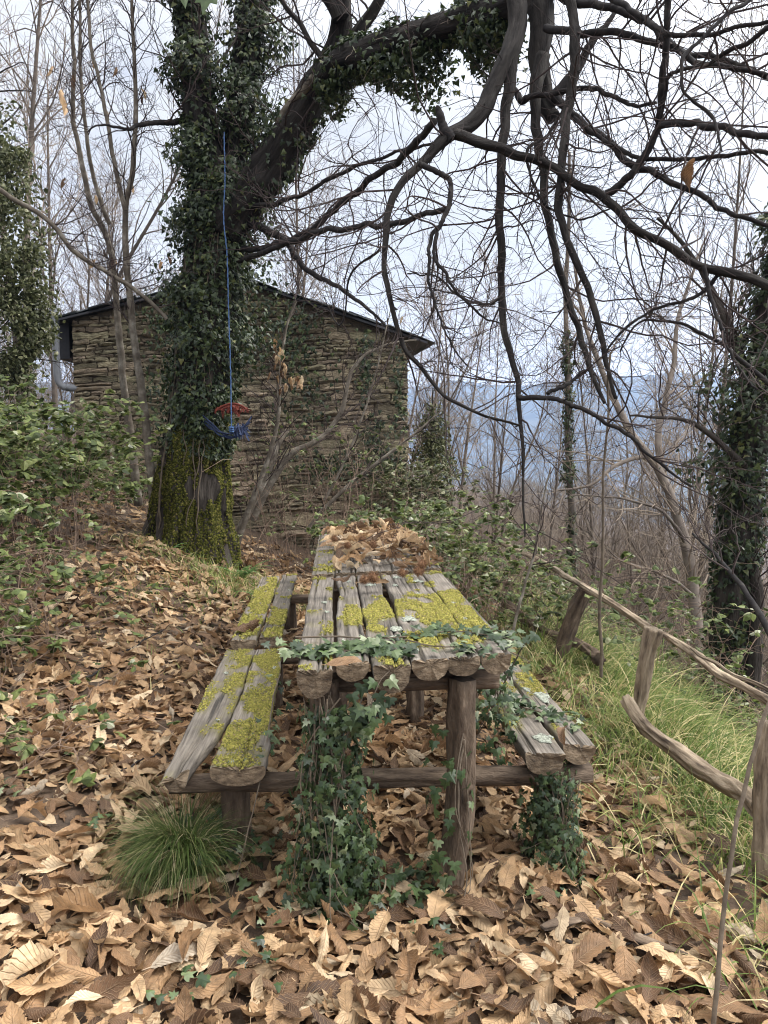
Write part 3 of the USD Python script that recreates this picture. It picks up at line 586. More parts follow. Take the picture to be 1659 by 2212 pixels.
# moss cushions and lichen on the planks, grown in patches
def tuft_proto():
    v = np.array([[0.6, 0, 0], [0.18, 0.57, 0], [-0.48, 0.35, 0], [-0.48, -0.35, 0], [0.18, -0.57, 0], [0.12, 0.1, 0.8], [-0.5, 0.2, 0.5], [0.45, -0.25, 0.6]])
    f = np.array([[0, 1, 5], [1, 2, 5], [2, 3, 5], [3, 4, 5], [4, 0, 5], [1, 2, 6], [2, 3, 6], [4, 0, 7], [0, 1, 7]])
    return v, f
TUFT = tuft_proto()
def moss_on(pl, amount, patch, seed, size=(0.004, 0.0075)):
    """patch(u, v) -> how much moss there is, 0 to 1, broken up by noise."""
    r = np.random.default_rng(seed); top = pl['top']; nv, nt = top.shape[:2]
    q_ = np.array(UsdGeom.Mesh(pl['o']).GetPointsAttr().Get()); up = q_[:, 2] > top[:, 1:-1, 2].min() - .012
    film = np.array([patch(u, v) for u, v, _ in q_]) + (meshkit.fbm(np.c_[q_[:, 0] * 12, q_[:, 1] * 8, q_[:, 2] * 0 + 3], 3, 77) - .5) * 1.9
    UsdGeom.PrimvarsAPI(pl['o']).CreatePrimvar('mossy', Sdf.ValueTypeNames.FloatArray, 'vertex').Set(Vt.FloatArray.FromNumpy((np.clip((film - .22) * 1.7, 0, .92) * up).astype(np.float32)))
    i = r.uniform(0, nv - 1.001, amount); j = r.uniform(0.6, nt - 1.6, amount)
    a, b = i.astype(int), j.astype(int); fi, fj = (i - a)[:, None], (j - b)[:, None]
    p = (top[a, b] * (1 - fi) + top[a + 1, b] * fi) * (1 - fj) + (top[a, b + 1] * (1 - fi) + top[a + 1, b + 1] * fi) * fj
    want = np.array([patch(u, v) for u, v, _ in p])
    nz = meshkit.fbm(np.c_[p[:, 0] * 12, p[:, 1] * 8, p[:, 2] * 0 + 3], 3, 77)
    keep = r.random(len(p)) < np.clip((want + (nz - 0.5) * 1.9 - 0.36) * 2.0, 0, 1)
    p = p[keep]
    if len(p) < 25: return
    lump = meshkit.noise(np.c_[p[:, 0] * 55, p[:, 1] * 40, p[:, 2] * 0], 5)
    p = p + np.c_[0 * lump, 0 * lump, 0.006 * lump - 0.001]
    nrm = np.c_[r.normal(0, .35, (len(p), 2)), np.ones(len(p))]; tip = r.normal(size=(len(p), 3))
    obj('moss', place(TUFT, p, frames(nrm, tip), r.uniform(*size, len(p)) * r.choice([.7, 1, 1, 1.35], len(p))), M['moss'], str(pl['o'].GetPath()), smooth=True, kind='stuff')
def band(c, w, a=1.0): return lambda x: a * math.exp(-((x - c) / w) ** 2)
cl_ = lambda x: min(1.0, x)
def patches(*spots): return lambda u, v: cl_(max(a * math.exp(-((u - cu) / wu) ** 2 - ((v - cv) / wv) ** 2) for cu, cv, wu, wv, a in spots))
tp = patches((.22, .5, .2, .25, .62), (.0, .45, .1, .3, .5), (-.25, .5, .1, .5, .25), (.12, .95, .1, .2, .9), (.30, .72, .12, .22, 1.0), (-0.01, 0.80, .09, .22, 1.0), (-0.16, .78, .05, .35, .75), (0.18, 0.78, .15, .24, 1.0), (0.30, .95, .14, .28, 1.0), (0.28, 0.62, .2, .12, .9), (-0.03, .0, .05, .12, .85), (0.09, .30, .12, .14, .85), (-.22, .05, .05, .05, .5), (0.27, .22, .12, .12, .6), (-0.05, .5, .08, .08, .6), (.33, 1.75, .1, .1, .7), (0.1, 1.7, .1, .05, .5), (-.30, 1.72, .05, .06, .5))
for k, pl in enumerate(PLANKS[:6]): moss_on(pl, 11000, tp, 300 + k)
for k, pl in enumerate(PLANKS[6:12]): moss_on(pl, 2000, patches((-.3, 1.95, .08, .15, .7), (.33, 2.0, .1, .2, .8), (.2, 2.3, .1, .1, .6)), 320 + k, (0.008, 0.014))
moss_on(PLANKS[12], 6500, patches((-0.70, 1.55, .1, .25, .9), (-.69, 1.1, .06, .2, .75), (-.66, .7, .06, .2, .7), (-.80, .8, .04, .3, .5)), 331)
moss_on(PLANKS[13], 13000, patches((-0.56, .45, .1, .45, 1.0), (-.57, 1.0, .08, .4, .9), (-.52, .8, .06, .8, .9), (-.58, 1.55, .1, .25, .9)), 332)
moss_on(PLANKS[14], 6000, patches((-0.74, 2.0, .1, .2, 1.0), (-.74, 2.9, .1, .8, 1.0), (-.76, 2.3, .09, .3, .9)), 333, (0.008, 0.014))
moss_on(PLANKS[15], 5000, patches((-0.58, 1.95, .08, .2, .9), (-.58, 2.35, .09, .3, 1.0)), 334, (0.008, 0.014))
moss_on(PLANKS[16], 5000, patches((0.49, .62, .07, .16, 1.0), (.50, 1.0, .07, .2, .8), (.6, .3, .03, .08, .5)), 335)
moss_on(PLANKS[17], 5000, patches((0.63, .40, .05, .1, .7), (.68, 1.0, .07, .15, .8), (.69, 1.6, .07, .4, .9)), 336)
def disc(u, v, z, r, seed, squash=1.0):
    g = np.random.default_rng(seed); n = 22; a = np.linspace(0, 2 * np.pi, n, endpoint=False)
    rr_ = r * (1 + 0.16 * np.sin(3 * a + seed) + 0.12 * np.sin(5 * a + 2 * seed) + 0.10 * g.normal(size=n)); ring = np.stack([u + rr_ * np.cos(a), v + squash * rr_ * np.sin(a), np.full(n, z)], -1)
    ring2 = np.stack([u + rr_ * .8 * np.cos(a), v + squash * rr_ * .8 * np.sin(a), z + 0.0035 + g.normal(0, .001, n)], -1)
    V = np.vstack([ring, ring2, [[u, v, z + 0.003]]]); F = []
    for i in range(n):
        j = (i + 1) % n; F += [[i, j, n + j], [i, n + j, n + i], [n + i, n + j, 2 * n]]
    return V, np.array(F)
def top_z(pl, u, v):
    t = pl['top'].reshape(-1, 3); d = (t[:, 0] - u) ** 2 + (t[:, 1] - v) ** 2
    return t[np.argsort(d)[:4], 2].max()
g = np.random.default_rng(5)
for k, pl in enumerate(PLANKS):
    n = {16: 2, 17: 2, 12: 3, 13: 1}.get(k, 2 if k < 6 else 1 if k in (14, 15) else 0)
    for q in range(n):
        a_ = g.integers(3, 46); b_ = g.integers(6, 24); p_ = pl['top'][a_, b_]
        obj('lichen', disc(p_[0], p_[1], p_[2] + 0.002, g.uniform(.007, .016), int(g.integers(1e6)), g.uniform(1, 2.2)), M['lichen'], str(pl['o'].GetPath()))
for k, u, v, r_, sq in ((16, .555, .33, .036, 1.25), (3, .07, .62, .03, 1.6), (2, 0.005, .47, .026, 1.5), (17, .675, .78, .028, 2.6), (13, -.60, .17, .016, 1.0), (2, -.05, 1.45, .03, .8), (4, .2, 1.5, .03, 1.0), (3, .1, 1.62, .02, 1.5)):
    obj('lichen', disc(u, v, top_z(PLANKS[k], u, v) + 0.002, r_, k * 7 + 1, sq), M['lichen'], str(PLANKS[k]['o'].GetPath()))

# ------------------------------------------------------------------ the rustic fence along the drop
rng = np.random.default_rng(31)
fence = thing('rustic_fence', 'old leaning fence of rough poles on short posts along the grassy edge', 'fence', (0, 0, 0))
def pole(name, pts, Y0, Y1, r0, r1, seed, amp=0.07, label=None, K=40, m='rail'):
    C, R = trace(pts, Y0, Y1, r0, r1, K)
    if name == 'rail': C = C + .018 * (np.stack([meshkit.fbm(np.c_[np.linspace(0, 7, K), np.full(K, seed * 3.7), np.full(K, a)], 2, 3) for a in (0, 5, 9)], -1) - .5)
    return obj(name, rough_tube(C, R * (1 + .14 * (meshkit.noise(np.c_[np.linspace(0, 9, len(R)), np.full((len(R), 2), seed)], 2) - .5)), 24, amp, 5, 9, seed), M[m], fence, smooth=45, label=label)
pole('post', [(1662, 1960), (1655, 1800), (1668, 1560)], 2.75, 2.8, 0.046, 0.042, 1, 0.16)
pole('post', [(1378, 1545), (1392, 1450), (1412, 1358)], 4.1, 4.05, 0.030, 0.042, 2, 0.2, label='short post split at its flat top')
pole('post', [(1196, 1480), (1215, 1400), (1240, 1330), (1266, 1272)], 5.35, 5.3, 0.045, 0.052, 3, 0.18, label='dark leaning post', m='post')
pole('post', [(1085, 1400), (1090, 1330), (1100, 1250)], 7.0, 7.0, 0.045, 0.04, 4, 0.16)
pole('rail', [(1255, 1264), (1330, 1308), (1400, 1350), (1440, 1375), (1500, 1412), (1560, 1455), (1662, 1512), (1760, 1565)], 5.3, 2.7, 0.019, 0.019, 5, 0.22)
pole('rail', [(1490, 1400), (1560, 1442), (1665, 1496), (1740, 1535)], 3.5, 2.66, 0.006, 0.009, 6, 0.2, label='loose splinter lying along the upper rail')
pole('rail', [(1352, 1512), (1395, 1570), (1450, 1615), (1530, 1670), (1590, 1710), (1645, 1750)], 4.0, 2.85, 0.030, 0.040, 7, 0.2, label='curved lower rail, thicker at its near end')
pole('rail', [(1090, 1300), (1130, 1335), (1200, 1375), (1260, 1398), (1295, 1425)], 6.6, 5.0, 0.035, 0.042, 8, 0.18, label='dark lower rail with a knot at its end', m='post')
pole('rail', [(1080, 1170), (1150, 1205), (1215, 1240), (1262, 1268)], 7.2, 5.35, 0.024, 0.02, 9, 0.16)

# ------------------------------------------------------------------ leaf shapes
def fan(outline, centre):
    o = np.array(outline, float); V = np.vstack([o, [centre]]); n = len(o)
    return V, np.array([[i, (i + 1) % n, n] for i in range(n)])
def ivy_leaf(w=1.0, fold=0.1, lobe=1.0):
    half = [(0.20, -0.16), (0.50, -0.10), (0.60 * lobe, 0.06), (0.33, 0.22), (0.46 * lobe, 0.50), (0.17, 0.50)]
    o = [(0, -0.04)] + half + [(0, 1.0)] + [(-x, y) for x, y in half[::-1]]
    return fan([(x * w, y, -fold * abs(x) - 0.10 * y * y) for x, y in o], (0, 0.22, 0.03))
IVY = [ivy_leaf(1.0, .25), ivy_leaf(.85, -.1, 1.15), ivy_leaf(1.1, .4, .9)]
def ivy_simple(w, fold):
    half = [(0.42, -0.06), (0.36, 0.30), (0.18, 0.55)]
    o = [(0, 0)] + half + [(0, 1.0)] + [(-x, y) for x, y in half[::-1]]
    return fan([(x * w, y, -fold * abs(x) - 0.1 * y * y) for x, y in o], (0, 0.3, 0.03))
IVY_S = [ivy_simple(1.0, .25), ivy_simple(1.15, -.1), ivy_simple(.85, .35)]
def ovate(w, fold, droop):
    half = [(0.5, 0.22), (0.58, 0.45), (0.36, 0.76)]
    o = [(0, 0)] + half + [(0, 1.0)] + [(-x, y) for x, y in half[::-1]]
    return fan([(x * w, y, -fold * abs(x) - droop * y * y) for x, y in o], (0, 0.45, 0.02))
OVATE = [ovate(.62, .3, .15), ovate(.7, .1, .3), ovate(.55, .45, .05)]
NARROW = [ovate(.36, .2, .1), ovate(.42, .4, .3)]

def chestnut_leaf(seed, curl, cup, twist, ripple, width=0.37, nl=23):
    r = np.random.default_rng(seed); s = np.linspace(0, 1, nl)
    w = width * 0.5 * np.clip(np.sin(np.pi * np.clip(s, 0, 1) ** 0.9), 0, 1) ** 0.72; w[0] = 0.012; w[-1] = 0.004
    w = w * (1 + 0.15 * ((np.arange(nl) % 2) - 0.5)) * (1 + 0.07 * r.normal(size=nl))
    if r.random() < 0.35: w[-int(r.integers(4, 10)):] *= r.uniform(.35, .8)
    if r.random() < 0.3: q_ = int(r.integers(5, nl - 5)); w[q_:q_ + 3] *= r.uniform(.55, .8)
    th = curl * (s - 0.35) * (0.6 + 0.8 * s) + 0.25 * np.sin(r.uniform(0, 6) + s * r.uniform(3, 6)) * abs(curl) * 0.7
    ds = 1 / (nl - 1); y = np.cumsum(np.cos(th)) * ds; z = np.cumsum(np.sin(th)) * ds; y -= y.mean(); z -= z.min() * 0.5 + z.mean() * 0.5
    us = np.array([-1, -0.52, 0, 0.52, 1.0]); V, UV = [], []; ph = r.uniform(0, 6, 2); side = r.normal(0, 0.35)
    bow = r.normal(0, .05)
    for k in range(nl):
        a = twist * (s[k] - 0.5)
        for u in us:
            x = u * w[k]; n = cup * w[k] * u * u * (1 + side * np.sign(u)) + 0.15 * w[k] * abs(u) + ripple * w[k] * abs(u) * math.sin(ph[int(u > 0)] + s[k] * 10)
            x = x * (1 - 0.32 * min(1.2, abs(cup)) * u * u)
            x, n = x * math.cos(a) - n * math.sin(a), x * math.sin(a) + n * math.cos(a)
            V.append([x + bow * math.sin(math.pi * s[k]), y[k] - n * math.sin(th[k]), z[k] + n * math.cos(th[k])]); UV.append([u, s[k]])
    i, j = np.meshgrid(np.arange(nl - 1), np.arange(4), indexing='ij')
    q = np.stack([i * 5 + j, i * 5 + j + 1, (i + 1) * 5 + j + 1, (i + 1) * 5 + j], -1).reshape(-1, 4)
    F = np.vstack([q[:, [0, 1, 2]], q[:, [0, 2, 3]]])
    V = np.array(V); cr = V * [7, 5, 5] + seed * 3.1; V = V + np.stack([.018 * (meshkit.fbm(cr, 2, seed) - .5), .02 * (meshkit.fbm(cr + 9, 2, seed) - .5), .085 * (meshkit.fbm(cr * .8 + 21, 2, seed) - .5)], -1); V = V.tolist()
    n0 = len(V)  # leaf stalk
    V += [[-.006, y[0] - .13, z[0] + .01], [.006, y[0] - .13, z[0] + .01], [-.008, y[0] + .02, z[0]], [.008, y[0] + .02, z[0]]]; UV += [[0, 0], [0, 0], [0, 0], [0, 0]]
    F = np.vstack([F, [[n0, n0 + 1, n0 + 3], [n0, n0 + 3, n0 + 2]]])
    return np.array(V), F, np.array(UV)
r_ = np.random.default_rng(77)
DRY = [chestnut_leaf(500 + i, c, k, t, p, w) for i, (c, k, t, p, w) in enumerate(
    [(r_.normal(0, .35), r_.normal(.1, .3), r_.normal(0, .4), .14, r_.uniform(.32, .42)) for _ in range(8)] +
    [(r_.choice([-1, 1]) * r_.uniform(.6, 1.5), r_.normal(.2, .6), r_.normal(0, .8), .2, r_.uniform(.32, .44)) for _ in range(12)] +
    [(r_.choice([-1, 1]) * r_.uniform(1.3, 2.3), r_.uniform(.5, 1.4) * r_.choice([-1, 1]), r_.normal(0, 1.0), .28, r_.uniform(.34, .46)) for _ in range(6)])]

def grass(n, pos, height, rng, width=0.0035, lean=0.5, K=6, az=None, azs=0.6, stiff=1.0):
    az = rng.uniform(0, 2 * np.pi, n) if az is None else az + rng.normal(0, azs, n)
    d = np.stack([np.cos(az), np.sin(az)], -1); s = np.linspace(0, 1, K)
    th = (0.12 + rng.random(n) * 0.35)[:, None] + (lean * (0.4 + rng.random(n)))[:, None] * 2.2 * s[None] ** (1.3 * stiff)
    seg = (height / (K - 1))[:, None]
    hor = np.concatenate([np.zeros((n, 1)), np.cumsum(np.sin(th[:, 1:]) * seg, 1)], 1); ver = np.concatenate([np.zeros((n, 1)), np.cumsum(np.cos(th[:, 1:]) * seg, 1)], 1)
    c = pos[:, None] + np.concatenate([d[:, None] * hor[..., None], ver[..., None]], -1)
    side = np.stack([-d[:, 1], d[:, 0], rng.normal(0, .3, n)], -1)[:, None] * (width * (0.7 + 0.6 * rng.random(n)))[:, None, None] * (1 - s ** 1.5 * 0.96)[None, :, None]
    V = np.stack([c - side, c + side], 2).reshape(n, -1, 3)
    k = np.arange(K - 1); F = np.vstack([np.stack([2 * k, 2 * k + 1, 2 * k + 3], 1), np.stack([2 * k, 2 * k + 3, 2 * k + 2], 1)])
    return V.reshape(-1, 3), (F[None] + (np.arange(n) * 2 * K)[:, None, None]).reshape(-1, 3)

def on_stem(C, R, n, rng, thick, tmin=0.0, tmax=1.0, bias=None, size=(0.04, 0.07), clump=2.0, out=0.7, seed=0):
    """Leaf places round a stem: thick is how far the leaves reach out from the bark."""
    K = len(C); t = rng.uniform(tmin, tmax, n * 2) * (K - 1.001); i = t.astype(int); f = (t - i)[:, None]
    p = C[i] * (1 - f) + C[i + 1] * f; r = R[i] * (1 - f[:, 0]) + R[i + 1] * f[:, 0]; tan = unit(C[i + 1] - C[i])
    rnd = rng.normal(size=(n * 2, 3)) + (0 if bias is None else np.asarray(bias)); o = unit(rnd - (rnd * tan).sum(1, keepdims=True) * tan)
    q = (p + o * r[:, None]) * clump
    nz = meshkit.fbm(q + 40, 2, seed)
    keep = nz + rng.random(n * 2) * 0.36 > 0.63
    p, o, r, nz = p[keep][:n], o[keep][:n], r[keep][:n], nz[keep][:n]
    th = thick(t[keep][:n] / (K - 1)) if callable(thick) else thick
    far = r + 0.01 + th * rng.random(len(p)) ** 1.3 * (0.12 + 3.6 * np.clip(nz - 0.42, 0, 1))
    pos = p + o * far[:, None]
    nrm = o * out + rng.normal(0, 0.42, o.shape) + [0, 0, 0.25]
    tip = np.array([0, 0, -1.0]) + rng.normal(0, 0.55, o.shape)
    return pos, frames(nrm, tip), rng.uniform(*size, len(p))

# ------------------------------------------------------------------ the great chestnut by the hut
rng = np.random.default_rng(41)
tree = thing('chestnut_tree', 'huge old chestnut with mossy foot, ivy clad forked trunk and drooping bare branches', 'tree', (0, 0, 0))
def flare(s, a): return 1 + 0.55 * np.exp(-s / 0.36) * (1 + 0.35 * np.cos(3 * a + 0.6) + 0.2 * np.cos(5 * a)) + 0.03 * np.cos(7 * a + s)
tb = [(412, 1215), (415, 1150), (420, 1050), (430, 940), (440, 800), (452, 650), (466, 530), (478, 440), (484, 390)]
TC, TR = trace(tb, 8.25, 8.2, .37, .27, 90); TR = np.interp(np.linspace(0, 1, 90), [0, .15, .35, .7, 1], [.37, .36, .315, .28, .27])
trunk = obj('trunk', rough_tube(TC, TR, 64, .085, 3.2, 10, 2, flare), M['bark'], tree, smooth=60)
LIMBS = {}
def limb(key, pts, Y0, Y1, r0, r1, sides=22, amp=0.09, m='dark_bark', power=1.0, K=None, name='limb', label=None, wob=0.0):
    rl = r0 if isinstance(r0, (list, tuple)) else None
    C, R = trace(pts, Y0, Y1, 0 if rl else r0, r1, K or max(16, 8 * len(pts)), wob, rng, power)
    if rl: R = np.interp(np.linspace(0, 1, len(C)), np.linspace(0, 1, len(rl)), rl)
    if sides <= 20 and key not in 'ABC':   # kinks and knots
        kk = np.linspace(0, 1, len(C)); w = np.linalg.norm(C[-1] - C[0]); q = np.c_[kk * w * 4.5, np.full((len(C), 2), len(LIMBS) * 3.3)]
        C = C + np.stack([meshkit.fbm(q + [0, 0, a], 2, 5) - .5 for a in (0, 11, 23)], -1) * .06 * np.minimum(kk * 12, 1)[:, None]
        R = R * (1 + .9 * np.clip(meshkit.noise(np.c_[kk * w * 13, q[:, 1:]], 9) - .72, 0, 1))
    LIMBS[key] = (C, R)
    return obj(name, rough_tube(C, R, sides, amp, 4, 8, len(LIMBS)) if sides > 8 else tubes(C, R, sides), M[m], tree, smooth=60, label=label)
limb('A', [(470, 470), (448, 380), (432, 250), (420, 120), (408, 0), (396, -120)], 8.2, 8.0, .19, .12)
limb('B', [(482, 470), (505, 330), (524, 200), (538, 80), (545, -20), (550, -120)], 8.25, 8.5, .18, .10)
limb('C', [(478, 500), (530, 425), (595, 345), (645, 262), (688, 185), (722, 135), (735, 80), (738, 20), (736, -60)], 8.15, 7.4, [.23, .22, .205, .19, .175, .16, .14, .10, .085], .085, label='thick bare limb leaning right')
limb('C2', [(700, 165), (745, 132), (800, 112), (900, 78), (1000, 45), (1090, 18), (1165, -20), (1230, -60)], 7.55, 5.6, .125, .10, label='long limb reaching right with ivy hanging under it')
limb('C3', [(742, 120), (775, 68), (812, 15), (840, -50)], 7.45, 7.2, .06, .045)
limb('C4', [(596, 300), (620, 240), (660, 190), (705, 140)], 7.9, 7.5, .05, .035, 14, m='pale_branch', label='pale dead branch')
limb('C5', [(700, 130), (660, 75), (625, 30), (595, -20)], 7.45, 7.6, .03, .02, 8)
limb('C6', [(736, 42), (722, 10), (700, -20)], 7.4, 7.35, .09, .06)
limb('N1', [(1105, -60), (1118, 20), (1108, 80), (1090, 140), (1062, 195), (1028, 252), (985, 288), (940, 322), (905, 355), (862, 405), (836, 478), (829, 570), (842, 662), (876, 760), (928, 818), (980, 864), (1056, 900), (1127, 920)], 5.7, 4.3, [.075, .066, .060, .054, .044, .026, .022, .017, .014, .012, .009, .006], .008, 20, .10, 'dark_bark', 1, 120, 'branch')
limb('N2', [(1170, -70), (1168, 60), (1168, 150), (1178, 215), (1200, 250)], 5.8, 5.6, .105, .05, 18, .10, 'dark_bark')
limb('N3', [(985, 290), (1040, 310), (1089, 330), (1179, 360), (1250, 395), (1309, 420), (1350, 465), (1379, 495), (1454, 540), (1554, 585), (1659, 620), (1760, 660)], 5.15, 4.2, [.036, .028, .025, .023, .021, .02], .02, 14, .11, 'dark_bark', 1, 80, 'branch')
limb('N4', [(1104, 100), (1099, 200), (1089, 260), (1082, 325), (1079, 450), (1082, 550), (1087, 690), (1104, 765), (1117, 815), (1127, 925), (1134, 1079), (1138, 1160)], 5.5, 4.6, [.045, .034, .030, .025, .021, .017, .010, .005], .01, 14, .12, 'dark_bark', .7, 90, 'branch', 'long branch hanging straight down')
limb('N5', [(1172, 120), (1156, 200), (1157, 280), (1174, 400), (1189, 500), (1214, 600), (1246, 700), (1272, 780), (1282, 815), (1305, 870)], 5.6, 4.9, [.05, .035, .029, .026, .022, .018, .012], .01, 14, .12, 'dark_bark', .7, 80, 'branch')
limb('N6', [(1215, -90), (1229, 0), (1237, 100), (1232, 225), (1219, 300), (1209, 400), (1214, 475), (1244, 565), (1289, 685), (1319, 800), (1330, 860)], 5.3, 4.5, [.036, .032, .029, .024, .021, .018, .010], .01, 14, .12, 'dark_bark', .8, 80, 'branch')
thin = [
 ('t1', [(905, 355), (944, 370), (972, 395), (970, 440), (949, 490), (939, 540), (959, 590), (999, 645), (1044, 685), (1089, 700)], 4.95, 4.6, .019, .005),
 ('t2', [(945, 492), (924, 550), (929, 615), (949, 690), (974, 745), (1010, 790)], 4.85, 4.6, .013, .003),
 ('t3', [(964, 450), (914, 466), (829, 482), (760, 492), (690, 503), (625, 522), (560, 548), (490, 565)], 4.95, 8.2, .018, .03),
 ('t4', [(937, 262), (909, 300), (869, 335), (820, 375), (760, 420), (700, 470), (640, 515), (560, 535), (490, 545)], 5.2, 8.2, .024, .03),
 ('t5', [(1199, 205), (1239, 255), (1299, 300), (1359, 350), (1429, 380), (1504, 415), (1579, 455), (1670, 490)], 5.5, 4.4, .03, .012),
 ('t6', [(1309, 420), (1359, 382), (1399, 330), (1424, 275), (1429, 215), (1437, 125), (1439, 50), (1444, -60)], 4.85, 4.4, .024, .018),
 ('t7', [(1424, 272), (1504, 277), (1579, 287), (1680, 298)], 4.5, 3.9, .021, .016),
 ('t8', [(1180, -40), (1254, 10), (1329, 20), (1404, 55), (1454, 95), (1504, 130), (1579, 145), (1700, 170)], 5.4, 4.3, .03, .012),
 ('t9', [(1180, 60), (1229, 68), (1329, 75), (1429, 100), (1529, 125), (1690, 180)], 5.5, 4.6, .028, .014),
 ('t10', [(1300, -40), (1340, 10), (1400, 50), (1439, 70), (1529, 65), (1690, 40)], 5.0, 4.0, .02, .01),
 ('t11', [(1112, 195), (1139, 212), (1229, 200), (1279, 190), (1329, 205), (1370, 222), (1419, 220)], 5.5, 4.9, .024, .01),
 ('t12', [(949, 232), (962, 275), (975, 300)], 5.15, 5.15, .02, .04),
 ('t13', [(1190, 215), (1245, 160), (1270, 110), (1310, 60), (1340, 10)], 5.6, 5.6, .045, .012),
 ('t14', [(1120, 855), (1189, 859), (1271, 895), (1353, 941), (1424, 997), (1500, 1045)], 4.6, 4.3, .016, .006),
 ('t15', [(1183, 852), (1222, 832), (1262, 806)], 4.6, 4.6, .012, .010),
 ('t16', [(1690, 30), (1580, 110), (1530, 135), (1440, 165), (1424, 270)], 4.2, 4.6, .014, .010),
 ('t17', [(1748, -60), (1560, 40), (1470, 175), (1545, 260), (1560, 330)], 4.0, 3.6, .012, .005),
 ('t18', [(1660, 330), (1604, 330), (1540, 342), (1400, 345), (1300, 300), (1240, 252)], 4.2, 5.2, .012, .014),
 ('t19', [(500, 470), (580, 500), (620, 525), (640, 560), (690, 600), (760, 640), (830, 700)], 8.1, 7.0, .045, .012),
 ('t20', [(500, 450), (580, 440), (640, 425), (700, 390), (770, 360), (850, 330), (960, 300)], 8.1, 6.0, .026, .010),
 ('t21', [(1225, 230), (1180, 290), (1140, 330), (1170, 430), (1250, 470), (1330, 440)], 5.3, 4.8, .012, .005),
 ('t22', [(1560, 585), (1500, 640), (1440, 660), (1340, 720), (1310, 765)], 4.4, 4.6, .012, .006),
 ('t23', [(1520, 575), (1535, 650), (1560, 720), (1600, 790), (1640, 840)], 4.3, 4.0, .012, .006),
 ('t24', [(820, 540), (760, 600), (740, 700), (700, 640)], 6.0, 6.4, .01, .004),
 ('t25', [(1085, 640), (1050, 660), (990, 640), (940, 600), (880, 590)], 4.9, 5.0, .01, .004),
 ('t26', [(400, 262), (370, 264), (340, 263), (300, 268), (275, 280), (230, 270), (190, 285)], 8.1, 7.4, .034, .006),
 ('t27', [(480, 30), (560, -60)], 8, 8, .02, .02)]
for key, pts, Y0, Y1, r0, r1 in thin[:-1]: limb(key, pts, Y0, Y1, r0, r1, 8, m='branch', K=max(28, 10 * len(pts)), name='branch', wob=0.006)
# smaller branches and twigs grow from all of these
def resamp(keys, K=24):
    cs, rs = [], []
    for k in keys:
        C, R = LIMBS[k]; cs.append(spline(C, K)); rs.append(np.interp(np.linspace(0, 1, K), np.linspace(0, 1, len(R)), R))
    return np.array(cs), np.array(rs)
right_keys = ['N1', 'N3', 'N4', 'N5', 'N6', 'N2', 'C2'] + [t[0] for t in thin[:25]]
C0, R0 = resamp(right_keys)
C1, R1 = sprout(C0, R0, 215, rng, (0.5, 1.7), (30, 75), .55, .0075, .0018, 11, .15, .02)
C2, R2 = sprout(np.concatenate([C0[:, ::2][:, :11], C1]), np.concatenate([R0[:, ::2][:, :11], R1]), 1250, rng, (0.16, 0.65), (30, 70), .65, .0038, .0013, 8, .2, .10)
C3, R3 = sprout(C2, R2, 2300, rng, (0.05, 0.2), (30, 65), .75, .0021, .0011, 5, .2, .12, .1)
for nm, (C, R), sd in (('small_branch', (C1, R1), 5), ('twig', (C2, R2), 4), ('twig_tip', (C3, R3), 3)):
    v = in_view(C); obj(nm, tubes(C[v], R[v], sd), M['twig'], tree, kind='stuff')
# short spurs left on the bigger branches
Cs, Rs = sprout(C0, R0, 260, rng, (0.02, 0.07), (50, 85), .5, .007, .003, 4, .1, .1)
obj('spur', tubes(Cs, Rs, 5), M['branch'], tree, kind='stuff')
CU, RU = resamp(['A', 'B', 'C', 'C3', 'C5', 't26'])
D1, E1 = sprout(CU, RU, 90, rng, (0.5, 1.8), (30, 75), .4, .012, .0025, 11, .18, .12)
D2, E2 = sprout(D1, E1, 600, rng, (0.2, 0.8), (30, 70), .65, .0055, .0018, 7, .2, .1)
obj('small_branch', tubes(D1, E1, 5), M['twig'], tree, kind='stuff'); obj('twig', tubes(D2, E2, 3), M['twig'], tree, kind='stuff')

# moss on the foot of the trunk
def on_trunk(n, t0, t1, rng, front=True):
    t = rng.uniform(t0, t1, n); i = t * 89.0; k = np.minimum(i.astype(int), 88); f = (i - k)[:, None]
    c = TC[k] * (1 - f) + TC[k + 1] * f; r = np.interp(i, np.arange(90), TR)
    a = rng.uniform(0, 2 * np.pi, n); o = np.stack([np.cos(a), np.sin(a), 0 * a], -1)
    return c, r, o, t
tv = np.array(meshkit.arrays(rough_tube(TC, TR, 64, .085, 3.2, 10, 2, flare)[:2])[0])[:90 * 64].reshape(90, 64, 3)
n = 34000; ti = rng.uniform(0, 36, n); tj = rng.integers(0, 64, n); k = ti.astype(int); f = (ti - k)[:, None]; fj = rng.random((n, 1))
p = (tv[k, tj] * (1 - f) + tv[k + 1, tj] * f) * (1 - fj) + (tv[k, (tj + 1) % 64] * (1 - f) + tv[k + 1, (tj + 1) % 64] * f) * fj
cen = TC[k]; o = unit((p - cen) * [1, 1, 0.1])
nz = meshkit.fbm(p * [9, 9, 2.6], 3, 8) + 0.16 * (meshkit.noise(p * 2.2, 3) - 0.5)
keep = (nz > 0.41 + 0.10 * smooth01(20, 36, ti)) & (p[:, 1] < cen[:, 1] + .2)
p, o = p[keep], o[keep]
obj('moss', place(TUFT, p, frames(o + rng.normal(0, .35, o.shape), np.array([0, 0, -1.0]) + rng.normal(0, .4, o.shape)), rng.uniform(.009, .025, len(p))), M['trunk_moss'], str(trunk.GetPath()), smooth=True, kind='stuff')

